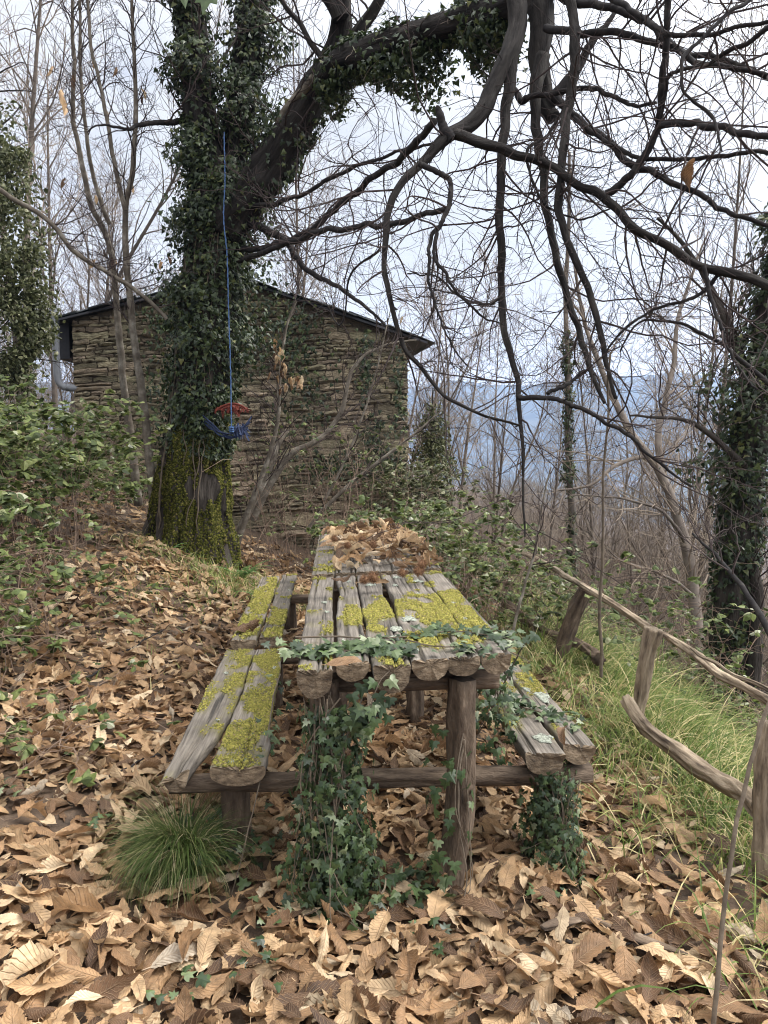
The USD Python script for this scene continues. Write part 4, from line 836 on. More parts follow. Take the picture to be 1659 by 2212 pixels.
# the ivy on it
ivy = thing('ivy', 'dark ivy climbing all over the forked chestnut trunk in front of the hut', 'ivy', (0, 0, 0))
def part_stem(C, R, a, b): return C[int(a * (len(C) - 1)):int(b * (len(C) - 1)) + 1], R[int(a * (len(C) - 1)):int(b * (len(C) - 1)) + 1]
pieces = []
tw = lambda t: np.interp(t, [0, .3, .42, .55, .75, 1], [0.02, .05, .13, .22, .25, .22])
Cq, Rq = part_stem(TC, TR, .30, 1.0)
pieces.append(on_stem(Cq, Rq, 6600, rng, lambda t: np.interp(t, [0, .15, .35, .6, 1], [.05, .14, .24, .28, .25]), size=(.03, .066), clump=2.6, bias=(0, -.4, 0), seed=1))
pieces.append(on_stem(Cq, Rq, 1500, rng, lambda t: np.interp(t, [0, .2, .45, .75, 1], [.05, .25, .42, .55, .5]), size=(.03, .066), clump=3, bias=(1.6, -.3, 0), seed=2))
pieces.append(on_stem(Cq, Rq, 900, rng, lambda t: np.interp(t, [0, .2, .5, .8, 1], [.1, .2, .25, .4, .4]), size=(.03, .066), clump=3, bias=(-1.6, -.3, 0), seed=3))
for key, nn, th, bias in (('A', 4400, .30, (-.2, -.3, 0)), ('B', 4600, .34, (.3, -.3, 0))):
    pieces.append(on_stem(*LIMBS[key], nn, rng, th, size=(.03, .066), clump=2.6, bias=bias, seed=ord(key)))
Cq, Rq = part_stem(*LIMBS['B'], .3, 1.0); pieces.append(on_stem(Cq, Rq, 900, rng, .6, size=(.03, .066), clump=2.8, bias=(1.5, 0, 0), seed=9))
Cq, Rq = part_stem(*LIMBS['C'], 0.05, .5); pieces.append(on_stem(Cq, Rq, 420, rng, lambda t: np.interp(t, [0, 1], [.5, .22]), size=(.03, .064), clump=3, bias=(-.9, .2, .9), seed=4))
Cq, Rq = part_stem(*LIMBS['C'], 0.05, .5); pieces.append(on_stem(Cq, Rq, 500, rng, lambda t: np.interp(t, [0, 1], [.35, .2]), size=(.03, .064), clump=3, bias=(.6, .6, -1.2), seed=5))
ms = [place_mix(IVY_S, *q, rng) for q in pieces]
obj('leaf', join(*ms), M['ivy'], ivy, kind='stuff')
sc, sr = [], []
for q in range(6):
    a0 = rng.uniform(-2.6, -.4); m_ = 30; idx = np.linspace(8 if q % 3 else 20, 89, m_)
    c = np.array([np.interp(idx, np.arange(90), TC[:, a]) for a in range(3)]).T; r = np.interp(idx, np.arange(90), TR)
    a = a0 + np.cumsum(rng.normal(0, .06, m_)); c = c + np.stack([np.cos(a), np.sin(a), 0 * a], -1) * (r + .03)[:, None]
    sc.append(c); sr.append(np.full(m_, rng.uniform(.005, .012)) * np.linspace(1, .6, m_))
obj('stem', tubes(np.array(sc), np.array(sr), 6), M['ivy_stem'], ivy, smooth=60, kind='stuff')
limb_ivy = thing('ivy', 'curtain of ivy hanging under the long limb at the top of the picture', 'ivy', (0, 0, 0))
Cq, Rq = part_stem(*LIMBS['C2'], 0.0, .78); pieces = []
pieces.append(on_stem(Cq, Rq, 4600, rng, lambda t: np.interp(t, [0, .15, .5, .85, 1], [.85, .8, .62, .46, .25]), size=(.028, .062), clump=2.2, bias=(0, .1, -2.2), seed=6))
pieces.append(on_stem(Cq, Rq, 700, rng, .16, size=(.04, .07), clump=3, bias=(0, 0, 1.8), seed=7))
Cq, Rq = part_stem(*LIMBS['C'], 0.45, .78); pieces.append(on_stem(Cq, Rq, 700, rng, .5, size=(.03, .064), clump=2.4, bias=(1.6, .6, -1.4), seed=8))
obj('leaf', join(*[place_mix(IVY_S, *q, rng) for q in pieces]), M['ivy'], limb_ivy, kind='stuff')
Cv, Rv = sprout(np.array([spline(LIMBS['C2'][0][:44], 24)]), np.linspace(.12, .1, 24)[None], 45, rng, (.2, .5), (60, 100), .1, .004, .002, 6, .2, -.35)
obj('stem', tubes(Cv, Rv, 4), M['ivy_stem'], limb_ivy, kind='stuff')

# blue rope, red rag and blue strap on the trunk
C, R = trace([(484, 285), (486, 380), (483, 470), (491, 560), (494, 680), (498, 800), (500, 925)], 7.60, 7.66, .0052, .0052, 60)
rp = thing('blue_rope', 'thin blue rope hanging straight down the front of the ivy clad trunk', 'rope', (0, 0, 0))
obj('strand', tubes(C, R, 8), M['rope'], rp, smooth=True)
a = np.linspace(0, 60, 200); cc = spline(C, 200); obj('strand', tubes(cc + .0045 * np.stack([np.cos(a * 3), np.sin(a * 3), 0 * a], -1), np.full(200, .004), 5), M['rope'], rp, smooth=True)
kn = P(500, 928, 7.66); obj('knot', tubes(kn + np.stack([.018 * np.cos(a[:60] * 1.2), .015 * np.sin(a[:60] * 1.2), np.linspace(.03, -.03, 60)], -1), np.full(60, .009), 6), M['rope'], rp, smooth=True)
def ribbons(n, x0, x1, ytop, ybot, Y, fan_, w, rng):
    vs = []
    for q in range(n):
        t = rng.random(); x = x0 + (x1 - x0) * t; mid = (x0 + x1) / 2; xb = x + (t - .5) * fan_ + rng.normal(0, 4)
        yb = ybot + rng.normal(0, 6.5); yt = ytop + abs(t - .5) * 16 + rng.normal(0, 2); yy = Y + .16 * (2 * t - 1) ** 2 + rng.normal(0, .015)
        pts = np.array([P(x, yt, yy + .02), P((x + xb) / 2, (yt + yb) / 2, yy - .015), P(xb, yb, yy - .03 + rng.normal(0, .01))]); c = spline(pts, 5)
        side = np.array([1, rng.normal(0, .5), rng.normal(0, .2)]); side = side / np.linalg.norm(side) * w * rng.uniform(.6, 1.4)
        vs.append((np.stack([c - side, c + side], 1).reshape(-1, 3) + rng.normal(0, .003, (10, 3)), np.array([[0, 1, 3], [0, 3, 2], [2, 3, 5], [2, 5, 4], [4, 5, 7], [4, 7, 6], [6, 7, 9], [6, 9, 8]])))
    return join(*vs)
rag = thing('red_rag', 'ragged red fringed strip tied across the trunk beside the blue rope', 'rag', (0, 0, 0))
obj('fringe', ribbons(60, 468, 534, 873, 888, 7.80, 4, .009, rng), M['red_cloth'], rag, kind='stuff')
C, R = trace([(470, 884), (485, 876), (500, 872), (515, 874), (532, 884)], 7.74, 7.74, .012, .012, 20); obj('band', tubes(C, R, 6), M['red_cloth'], rag, smooth=True)
strap = thing('blue_strap', 'dark blue frayed strap round the trunk below the red strip', 'strap', (0, 0, 0))
for q in range(5):
    j = rng.normal(0, 3, (6, 2)); base = [(436, 905), (460, 922), (482, 936), (502, 942), (522, 930), (540, 912)]
    C, R = trace([(x + d[0], y + d[1] + 3 * q - 6) for (x, y), d in zip(base, j)], 7.90, 7.82, .009, .007, 30); C[:, 1] -= .12 * np.sin(np.linspace(0, np.pi, 30)); obj('strand', tubes(C, R, 6), M['blue_cloth'], strap, smooth=True)
obj('fringe', ribbons(26, 500, 532, 916, 942, 7.74, 8, .008, rng), M['blue_cloth'], strap, kind='stuff')

# ------------------------------------------------------------------ saplings and other stems
def stem_thing(name, label, cat, stems, mat, seed, shoots=(40, 180, 0), L1=(.4, 1.2), L2=(.15, .5), L3=(.05, .2), sides=8, group=None, leaves=0, tmin=.35, wob=.006, amp=.06, lsize=(.09, .14), twigmat='twig', rm=.007):
    r = np.random.default_rng(seed); t = thing(name, label, cat, (0, 0, 0), group=group); cs, rs = [], []
    for k, (pts, Y0, Y1, r0, r1) in enumerate(stems):
        C, R = trace(pts, Y0, Y1, r0, r1, max(28, 6 * len(pts)), wob, r)
        if max(r0, r1) > .03: obj('trunk' if k == 0 else 'stem', rough_tube(C, R, 16, amp, 4, 7, seed + k), M[mat], t, smooth=60)
        else: obj('trunk' if k == 0 else 'stem', tubes(C, R, sides), M[mat], t, smooth=60)
        cs.append(spline(C, 24)); rs.append(np.interp(np.linspace(0, 1, 24), np.linspace(0, 1, len(R)), R))
    C0, R0 = np.array(cs), np.array(rs)
    if shoots[0]:
        C1, R1 = sprout(C0, R0, shoots[0], r, L1, (25, 65), .5, rm, .002, 9, .14, .12, tmin); obj('branch', tubes(C1, R1, 5), M[twigmat], t, kind='stuff'); last = (C1, R1)
        if shoots[1]:
            C2, R2 = sprout(C1, R1, shoots[1], r, L2, (25, 65), .65, .004, .0015, 7, .18, .1); obj('twig', tubes(C2, R2, 3), M[twigmat], t, kind='stuff'); last = (C2, R2)
            if shoots[2]: C3, R3 = sprout(C2, R2, shoots[2], r, L3, (30, 65), .7, .0025, .0012, 5, .18, .1); obj('twig_tip', tubes(C3, R3, 3), M[twigmat], t, kind='stuff')
        for q in range(leaves):
            a, b = r.integers(len(last[0])), -1; hang_leaf(t, last[0][a, b], r, r.uniform(*lsize))
    return t, C0, R0
def hang_leaf(parent, tip, r, size, k=None, name='dead_leaf'):
    v, f, uv = DRY[r.integers(8, 26) if k is None else k]; v = v.copy(); v[:, 1] -= v[:, 1].max() - 0.0; v[:, 1] *= 1
    fr = frames(np.array([[r.normal(0, .6), -1, r.normal(0, .3)]]), np.array([[r.normal(0, .25), r.normal(0, .2), 1.0]]))[0]
    v2 = (v @ fr.T) * size; obj(name, (v2 - [0, 0, v2[:, 2].max()] + tip, f), M['dead_leaf'], parent, smooth=True, uv=uv)
s1, c1, _ = stem_thing('sapling', 'slim sapling left of the chestnut, the left one of two, forking high up', 'sapling', [
    ([(300, 1092), (285, 965), (270, 850), (259, 740), (250, 640), (243, 560), (226, 500), (200, 450), (177, 350), (158, 250), (160, 150), (155, 0), (152, -60)], 8.7, 8.3, .048, .014),
    ([(238, 485), (215, 430), (198, 370), (184, 270), (175, 180), (174, 60), (176, -60)], 8.5, 8.2, .024, .012)], 'pale_branch', 51, (50, 330, 420), leaves=9)
s2, c2, _ = stem_thing('sapling', 'slim sapling close to the chestnut, the right one of two, with a fork halfway', 'sapling', [
    ([(337, 1158), (325, 1010), (308, 860), (290, 730), (280, 630), (271, 530), (270, 450), (284, 380), (290, 320), (293, 200), (286, 60), (284, -60)], 8.2, 7.9, .05, .014),
    ([(270, 455), (258, 400), (245, 340), (232, 260), (214, 170), (195, 80), (186, -40)], 7.95, 7.7, .024, .012)], 'pale_branch', 52, (50, 330, 420), leaves=11)
stem_thing('leaning_branch', 'long bare branch slanting down from the left edge towards the hut roof', 'branch', [([(-60, 360), (10, 418), (60, 445), (105, 478), (165, 548), (235, 590), (300, 632), (360, 690)], 7.3, 7.8, .024, .02)], 'pale_branch', 53, (16, 90, 120), leaves=3)
stem_thing('dead_branch', 'broken pale branches propped against the hut wall right of the trunk', 'branch', [
    ([(505, 1185), (530, 1120), (560, 1060), (585, 1010), (600, 960), (620, 930)], 9.0, 9.4, .05, .03),
    ([(545, 1125), (585, 1045), (625, 985), (700, 940), (740, 880), (760, 800), (800, 760), (900, 735)], 9.2, 9.8, .05, .012),
    ([(512, 1180), (545, 1080), (585, 975), (600, 900), (606, 800), (612, 740), (640, 650)], 8.9, 9.0, .035, .012),
    ([(660, 1150), (740, 1060), (800, 1010), (880, 950), (960, 880)], 9.3, 9.6, .03, .01),
    ([(700, 1080), (760, 960), (800, 850), (830, 730), (845, 660)], 9.4, 9.6, .018, .006)], 'pale_branch', 54, (90, 420, 300), L1=(.3, 1.1), leaves=4, tmin=.15)
wl = thing('withered_leaves', 'bunch of orange withered leaves caught on a branch before the hut wall', 'dead leaves', (0, 0, 0))
r_ = np.random.default_rng(9)
obj('stalk', tubes(*trace([(612, 735), (606, 780), (600, 830), (598, 860)], 8.85, 8.85, .008, .006, 12), 6), M['pale_branch'], wl)
for q in range(34):
    x, y = (r_.normal(606, 7), r_.uniform(745, 815)) if q < 15 else (r_.normal(625, 22), r_.uniform(800, 835)); hang_leaf(wl, P(x, y, 8.8 + r_.normal(0, .08)), r_, r_.uniform(.08, .14), name='leaf')
stem_thing('tall_stem', 'straight thin brown stem rising from the grass behind the fence post', 'stem', [([(1296, 1462), (1301, 1155), (1308, 977), (1314, 843), (1318, 760)], 4.6, 4.6, .011, .006)], 'ivy_stem', 55, (4, 0, 0), L1=(.1, .3), sides=7)
stem_thing('brown_stem', 'long bare brown stem leaning across the lower right corner of the picture', 'stem', [([(1538, 2260), (1552, 2080), (1572, 1900), (1600, 1740), (1640, 1580), (1700, 1420), (1760, 1300)], 1.95, 2.3, .0068, .0055)], 'ivy_stem', 56, (0, 0, 0), sides=8, wob=.002)
stem_thing('pale_stem', 'thin pale stem standing between the table and the fence', 'stem', [([(1100, 1400), (1115, 1330), (1135, 1260), (1160, 1170), (1172, 1090), (1190, 1010)], 5.3, 5.5, .012, .006)], 'pale_branch', 57, (8, 20, 0), L1=(.2, .6), sides=7)
stem_thing('arching_branch', 'bare branch arching in from the right edge above the fence', 'branch', [([(1690, 1420), (1598, 1258), (1552, 1207), (1496, 1151)], 3.6, 4.6, .017, .007), ([(1720, 880), (1659, 830), (1560, 745), (1470, 700), (1400, 690), (1340, 760)], 5.2, 5.6, .02, .006)], 'branch', 58, (22, 110, 120), L1=(.2, .9))
stem_thing('leaning_tree', 'bare tree leaning left on the slope beside the ivy tree', 'tree', [
    ([(1522, 1600), (1510, 1450), (1501, 1310), (1486, 1197), (1460, 1105), (1424, 1018), (1358, 925), (1296, 790), (1262, 690), (1240, 560)], 8.4, 9.2, .088, .014),
    ([(1430, 1030), (1422, 946), (1436, 874), (1455, 780), (1462, 700), (1490, 610), (1530, 500)], 8.9, 9.6, .042, .010),
    ([(1400, 985), (1340, 1000), (1270, 1050), (1190, 1060)], 8.9, 8.4, .03, .008),
    ([(1478, 1170), (1420, 1100), (1330, 1075), (1230, 1070)], 8.6, 8.0, .022, .006),
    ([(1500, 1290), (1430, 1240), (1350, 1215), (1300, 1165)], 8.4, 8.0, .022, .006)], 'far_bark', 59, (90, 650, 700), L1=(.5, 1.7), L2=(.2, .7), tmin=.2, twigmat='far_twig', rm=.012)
for nm, lab, x, y0, y1, Y, r0, sd in (('ivy_sapling', 'slender trunk wound with ivy in front of the blue hills', 1232, 1255, 480, 11.0, .055, 60), ):
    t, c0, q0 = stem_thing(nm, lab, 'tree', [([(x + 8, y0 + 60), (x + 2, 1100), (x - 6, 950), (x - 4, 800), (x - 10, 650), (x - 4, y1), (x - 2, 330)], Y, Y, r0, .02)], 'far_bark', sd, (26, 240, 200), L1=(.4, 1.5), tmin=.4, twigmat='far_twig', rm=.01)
    r_ = np.random.default_rng(sd); Cq = spline(c0[0], 60); Rq = np.interp(np.linspace(0, 1, 60), np.linspace(0, 1, 24), q0[0])
    iv = thing('ivy', 'sleeve of ivy on the slender trunk in front of the hills', 'ivy', (0, 0, 0)); obj('leaf', place_mix(IVY_S, *on_stem(Cq, Rq, 1300, r_, .10, 0, .62, size=(.03, .066), clump=4), r_), M['ivy'], iv, kind='stuff')

# the ivy tree at the right edge
rng = np.random.default_rng(71)
t, c0, q0 = stem_thing('ivy_tree', 'thick tree at the right edge with fissured foot and ivy all over it', 'tree', [
    ([(1545, 1640), (1560, 1530), (1575, 1400), (1585, 1250), (1600, 1100), (1620, 950), (1645, 800), (1672, 650), (1700, 500), (1720, 350)], 6.6, 6.4, .20, .10),
    ([(1612, 1560), (1625, 1450), (1632, 1330), (1615, 1200)], 6.4, 6.4, .07, .06),
    ([(1625, 900), (1600, 780), (1545, 640), (1500, 560), (1420, 470)], 6.4, 6.8, .05, .012),
    ([(1610, 1010), (1520, 930), (1470, 905), (1360, 900)], 6.3, 6.0, .03, .008)], 'bark', 61, (70, 420, 420), L1=(.4, 1.4), tmin=.25)
iv = thing('ivy', 'ivy over the thick tree at the right edge, bulging where its trunk leaves the picture', 'ivy', (0, 0, 0))
Cq = spline(c0[0], 80); Rq = np.interp(np.linspace(0, 1, 80), np.linspace(0, 1, 24), q0[0]); q = []
q.append(on_stem(Cq, Rq, 3600, rng, lambda t: np.interp(t, [0, .12, .3, .5, .6, .75, 1], [.02, .07, .09, .14, .30, .38, .38]), .06, 1, size=(.03, .064), clump=3, bias=(-.1, -.5, 0)))
q.append(on_stem(Cq, Rq, 1500, rng, lambda t: np.interp(t, [0, .4, .55, .7, 1], [.06, .14, .45, .48, .4]), .35, 1, size=(.03, .064), clump=3, bias=(-1.3, -.2, 0)))
obj('leaf', join(*[place_mix(IVY_S, *w, rng) for w in q]), M['ivy'], iv, kind='stuff')

# the evergreen, ivy smothered tree at the left edge
def cloud(name, label, cat, spots, n, size, mat, seed, protos, trunk=None, tw=0):
    r = np.random.default_rng(seed); t = thing(name, label, cat, (0, 0, 0))
    if trunk:
        C, R = trace(*trunk, 40); obj('trunk', rough_tube(C, R, 18, .08, 4, 7, seed), M['bark'], t, smooth=60)
        if tw:
            C1, R1 = sprout(np.array([C]), np.array([R]), tw, r, (.6, 1.5), (40, 85), .4, .02, .004, 9, .14, .1); obj('branch', tubes(C1, R1, 5), M['branch'], t, kind='stuff')
            C2, R2 = sprout(C1, R1, tw * 8, r, (.2, .6), (30, 70), .5, .006, .002, 6, .2, 0); obj('twig', tubes(C2, R2, 3), M['twig'], t, kind='stuff')
    ps, w = [], np.array([s[4] for s in spots], float); w /= w.sum()
    for (x, y, Y, rr, _), k in zip(spots, (w * n).astype(int)):
        d = unit(r.normal(size=(k * 2, 3))); q = P(x, y, Y) + d * (rr * 1.12) * (r.random(k * 2) ** .45)[:, None] * [1, 1, 1.15]
        nz = meshkit.fbm(q * 2.4, 3, seed); ps.append(q[nz + r.random(len(q)) * .25 > .60][:k])
    q = np.vstack(ps); nr = r.normal(0, .8, q.shape) + [0, -.4, .5]
    obj('crown', place_mix(protos, q, frames(nr, np.array([0, 0, -.8]) + r.normal(0, .7, q.shape)), r.uniform(*size, len(q)), r), M[mat], t, kind='stuff'); return t
cloud('evergreen_tree', 'dense dark evergreen at the left edge before the hut corner', 'tree', [(66, 560, 9.5, .2, .3), (66, 720, 9.4, .18, .3), (25, 330, 9.6, .22, .3), (-60, 360, 9.6, .7, 1), (-40, 470, 9.6, .75, 1.3), (10, 560, 9.5, .55, 1), (-20, 650, 9.5, .75, 1.6), (45, 700, 9.4, .38, .9), (30, 780, 9.5, .5, 1.1), (66, 640, 9.4, .2, .25), (-70, 800, 9.6, .8, 1.2), (45, 800, 9.4, .25, .4), (-10, 290, 9.7, .4, .5), (20, 430, 9.5, .3, .5)], 11500, (.035, .075), 'evergreen', 81, NARROW + OVATE, ([(-60, 1000), (-55, 700), (-50, 400), (-40, 150)], 9.7, 9.7, .12, .04), 24)

cloud('conifer', 'small dark green conifer on the slope just right of the hut corner', 'tree', [(935, 870, 13.0, .16, .4), (932, 910, 13.0, .26, .8), (934, 955, 13.0, .34, 1.2), (930, 1000, 13.0, .42, 1.6), (930, 1045, 13.0, .46, 1.6)], 3000, (.04, .08), 'evergreen', 83, NARROW, ([(931, 1110), (932, 980), (935, 840)], 13.0, 13.0, .06, .01))

# ------------------------------------------------------------------ bare trees behind
def bare_tree(seed, h, stems, spread=.12, dens=1.0):
    r = np.random.default_rng(seed); cs, rs = [], []
    for k in range(stems):
        d = r.normal(0, spread, 2); pts = [[0.15 * k * d[0], .15 * k * d[1], -.4], [d[0] * h * .3, d[1] * h * .3, h * .3], [d[0] * h * .8 + r.normal(0, .2), d[1] * h * .8, h * .65], [d[0] * h + r.normal(0, .4), d[1] * h, h * r.uniform(.85, 1.05)]]
        cs.append(spline(pts, 24)); rs.append(np.linspace(h * .0080, .008, 24) * r.uniform(.75, 1.1))
    C0, R0 = np.array(cs), np.array(rs)
    C1, R1 = sprout(C0, R0, int(34 * dens * stems ** .5), r, (h * .13, h * .38), (28, 68), .5, .026, .005, 9, .12, .16, .22)
    C2, R2 = sprout(C1, R1, int(300 * dens), r, (h * .05, h * .16), (25, 65), .6, .012, .0035, 7, .16, .12)
    C3, R3 = sprout(C2, R2, int(1000 * dens), r, (h * .02, h * .07), (25, 60), .7, .006, .0028, 5, .16, .1)
    return (tubes(C0, R0, 9), tubes(C1, R1, 5), join(tubes(C2, R2, 3), tubes(C3, R3, 3)))
def class_tree(name, mesh3):
    path = f'/World/{name}'
    stage.CreateClassPrim(path)
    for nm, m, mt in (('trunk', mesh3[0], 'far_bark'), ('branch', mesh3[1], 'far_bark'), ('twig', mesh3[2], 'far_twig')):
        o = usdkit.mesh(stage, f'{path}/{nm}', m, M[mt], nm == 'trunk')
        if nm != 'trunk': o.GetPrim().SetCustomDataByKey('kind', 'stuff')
    return path
KINDS = [class_tree('bare_tree_shape' + s, bare_tree(900 + i, h, n, sp, d)) for i, (s, h, n, sp, d) in enumerate((('_a', 8.5, 1, .08, 1.2), ('_b', 8.0, 3, .17, 1.4), ('_c', 9.5, 2, .14, 1.3), ('_d', 6.0, 4, .22, 1.3)))]
def stand(kind, px, Y, s, rz, label, group=None, name='bare_tree', x=None):
    X = (px - W / 2) / FOC * Y if x is None else x
    t = UsdGeom.Xform.Define(stage, numbered('/World', name)); t.AddTranslateOp().Set(Gf.Vec3d(float(X), float(Y), float(H(X, Y)))); t.AddRotateZOp().Set(rz); t.AddScaleOp().Set(Gf.Vec3f(s, s, s))
    t.GetPrim().GetReferences().AddInternalReference(KINDS[kind]); t.GetPrim().SetInstanceable(True); tag(t, label, 'tree', group)
stand(2, 62, 13.5, 1.15, 40, 'tall pale bare tree above the evergreen at the left edge')
for px, Y, s, rz, kind, lab in ((205, 18.5, .8, 10, 1, 'three stemmed bare tree over the left end of the hut roof'), (330, 19, .75, 200, 3, 'spreading bare tree over the roof between saplings and chestnut'), (265, 22, .9, 120, 2, 'twin stemmed bare tree seen between the two saplings above the roof'), (150, 17.8, .6, 300, 3, 'low bare tree behind the drainpipe'), (395, 20, .85, 75, 1, 'bare tree close behind the ivy chestnut, above the roof')): stand(kind, px, Y, s, rz, lab)
for px, Y, s, rz, kind, lab in ((640, 17.6, .92, 33, 2, 'twin stemmed bare tree rising behind the roof just right of the ivy clad trunk'), (860, 17.0, .9, 260, 3, 'spreading bare tree behind the lower end of the roof'), (125, 16.5, .95, 95, 2, 'bare tree between the evergreen and the left sapling'), (1490, 14.5, 1.05, 10, 2, 'tall twin stemmed bare tree above the leaning tree, left of the big ivy tree')): stand(kind, px, Y, s, rz, lab)
stand(0, 925, 15.5, .62, 20, 'slim bare tree just right of the hut corner, twigs over the roof end'); stand(3, 985, 14.0, .85, 140, 'many stemmed bare tree between the hut corner and the hanging branch')
for px, Y, s, rz, kind, lab in ((1065, 17, .72, 60, 1, 'three stemmed bare tree behind the straight hanging branch'), (1185, 24, .95, 15, 0, 'thin upright bare tree far behind the ivy wound slender trunk'), (1305, 16, .8, 190, 1, 'bare tree behind the thin straight stem, in front of the highest hill'), (1385, 14, .8, 330, 3, 'many stemmed bare tree just left of the leaning tree, below the hill top'),
        (1470, 18, .95, 210, 0, 'single bare trunk behind the fork of the leaning tree'), (1535, 21, 1.05, 100, 1, 'tall three stemmed bare tree behind the leaning tree'), (1640, 16, 1.0, 20, 2, 'twin stemmed bare tree hidden behind the big ivy tree at the right edge'), (1255, 28, .9, 280, 2, 'small distant bare tree between the slender ivy trunk and the thin stem'), (1590, 11.5, .62, 65, 3, 'low bushy bare tree beside the foot of the big ivy tree')):
    stand(kind, px, Y, s, rz, lab)
r_ = np.random.default_rng(95); pos, kid, sc, qt = [], [], [], []
for _ in range(1500):
    Y = r_.uniform(9, 120) ** 1.0; X = r_.uniform(1.5, 0.62 * Y + 6)
    if X < fence_x(Y) + 2.5 or (Y < 28 and r_.random() < .75): continue
    z, s_ = float(H(X, Y)) - .3, r_.uniform(.5, .9) * (0.6 if Y < 28 else 1)
    if pix(np.array([X, Y, z + 8.4 * s_]))[1] < 1045: continue
    pos.append((X, Y, z)); kid.append(int(r_.integers(4))); sc.append(s_); qt.append(r_.uniform(0, 2 * np.pi))
for _ in range(160):
    Y = r_.uniform(24, 90); X = r_.uniform(-.75 * Y - 6, -.05 * Y); pos.append((X, Y, float(H(X, Y)) - .3)); kid.append(int(r_.integers(4))); sc.append(r_.uniform(.45, .7)); qt.append(r_.uniform(0, 6.28))
wood = UsdGeom.PointInstancer.Define(stage, '/World/woodland'); tag(wood, 'grey brown leafless woodland covering the valley side far beyond the fence', 'woodland', kind='stuff')
wood.CreatePositionsAttr(Vt.Vec3fArray([Gf.Vec3f(*p) for p in pos])); wood.CreateProtoIndicesAttr(Vt.IntArray(kid)); wood.CreateScalesAttr(Vt.Vec3fArray([Gf.Vec3f(s, s, s) for s in sc]))
wood.CreateOrientationsAttr(Vt.QuathArray([Gf.Quath(math.cos(a / 2), 0, 0, math.sin(a / 2)) for a in qt]))
for i, k in enumerate(KINDS):
    x = UsdGeom.Xform.Define(stage, f'/World/woodland/tree_{i + 1:03d}'); x.GetPrim().GetReferences().AddInternalReference(k); wood.CreatePrototypesRel().AddTarget(x.GetPath())

# ------------------------------------------------------------------ undergrowth
def thicket(name, label, cat, box, canes, leaves, seed, leaf=(.035, .065), h=(.5, 1.1), mat='bramble', protos=OVATE, reach=(.6, 1.5), dead=0.0, caner=(.0018, .004)):
    """Arching canes out of a patch of ground, leaves along them. box: x0, x1, y0, y1."""
    r = np.random.default_rng(seed); t = thing(name, label, cat, (0, 0, 0)); K = 12; s = np.linspace(0, 1, K)
    x = r.uniform(box[0], box[1], canes); y = r.uniform(box[2], box[3], canes); z = H(x, y) - .03; az = r.uniform(0, 2 * np.pi, canes); L = r.uniform(*reach, canes); hh = r.uniform(*h, canes)
    C = np.stack([x[:, None] + np.cos(az)[:, None] * L[:, None] * s ** 1.25, y[:, None] + np.sin(az)[:, None] * L[:, None] * s ** 1.25, z[:, None] + hh[:, None] * (2.0 * s - 1.25 * s ** 2.2)], -1)
    C += np.cumsum(r.normal(0, .018, C.shape), 1); R = r.uniform(*caner, canes)[:, None] * (1 - .65 * s)[None]
    C[..., 2] = np.maximum(C[..., 2], H(C[..., 0], C[..., 1], False) + .02)
    obj('cane', tubes(C, R, 4), M['cane'], t, kind='stuff')
    C2, R2 = sprout(C, R, canes * 3, r, (.12, .5), (30, 75), .7, .002, .001, 6, .2, .1); obj('side_shoot', tubes(C2, R2, 3), M['cane'], t, kind='stuff')
    A = np.concatenate([C[:, 1::2][:, :6], C2]); n = leaves // 3; who = r.integers(0, len(A), n); k = r.integers(1, 6, n); p = A[who, k] + r.normal(0, .02, (n, 3))
    up = np.c_[r.normal(0, .45, (n, 2)), np.ones(n)]; tip = np.c_[r.normal(0, 1, (n, 2)), r.normal(-.35, .4, n)]; sz = r.uniform(*leaf, n)
    ps, fs, ss = [p], [frames(up, tip)], [sz]
    for a in (1.2, -1.2):
        tp2 = tip.copy(); tp2[:, 0] = tip[:, 0] * math.cos(a) - tip[:, 1] * math.sin(a); tp2[:, 1] = tip[:, 0] * math.sin(a) + tip[:, 1] * math.cos(a); ps.append(p - unit(tip) * sz[:, None] * .1); fs.append(frames(up + r.normal(0, .25, up.shape), tp2)); ss.append(sz * .85)
    obj('leaf', place_mix(protos, np.vstack(ps), np.concatenate(fs), np.concatenate(ss), r), M[mat], t, kind='stuff'); return t
thicket('bramble', 'bramble thicket heaped at the left edge, below the evergreen', 'bramble', (-4.6, -2.6, 4.8, 7.2), 320, 14500, 101, h=(.8, 1.6), reach=(.3, 1.1), leaf=(.045, .085))
thicket('bramble', 'low twiggy bramble on the left bank beside the leafy path', 'bramble', (-3.4, -2.1, 4.0, 5.2), 170, 3600, 102, h=(.3, .85), reach=(.4, 1.0), leaf=(.04, .07))
thicket('bramble', 'sparse bramble sprigs among the leaves low on the left edge', 'bramble', (-2.4, -1.6, 3.0, 4.1), 60, 700, 103, h=(.1, .35), reach=(.3, .8))
thicket('bramble', 'bramble patch at the foot of the hut corner behind the two saplings', 'bramble', (-4.9, -2.7, 8.6, 10.6), 150, 3600, 104, h=(.3, .8))
thicket('shrub', 'leafy green shrub behind the far end of the table', 'shrub', (-.25, 1.05, 6.9, 8.4), 150, 3300, 105, h=(.6, 1.25), reach=(.25, .8), leaf=(.045, .085))
thicket('shrub', 'green undergrowth right of the table where the fence begins', 'shrub', (.55, 1.5, 5.6, 7.2), 110, 1900, 106, h=(.4, 1.0), reach=(.3, .9), leaf=(.04, .07))
thicket('shrub', 'grey green shrub against the right corner of the hut', 'shrub', (-.1, .9, 9.6, 10.9), 90, 2600, 107, h=(.9, 1.8), reach=(.2, .6), leaf=(.05, .09), mat='evergreen')
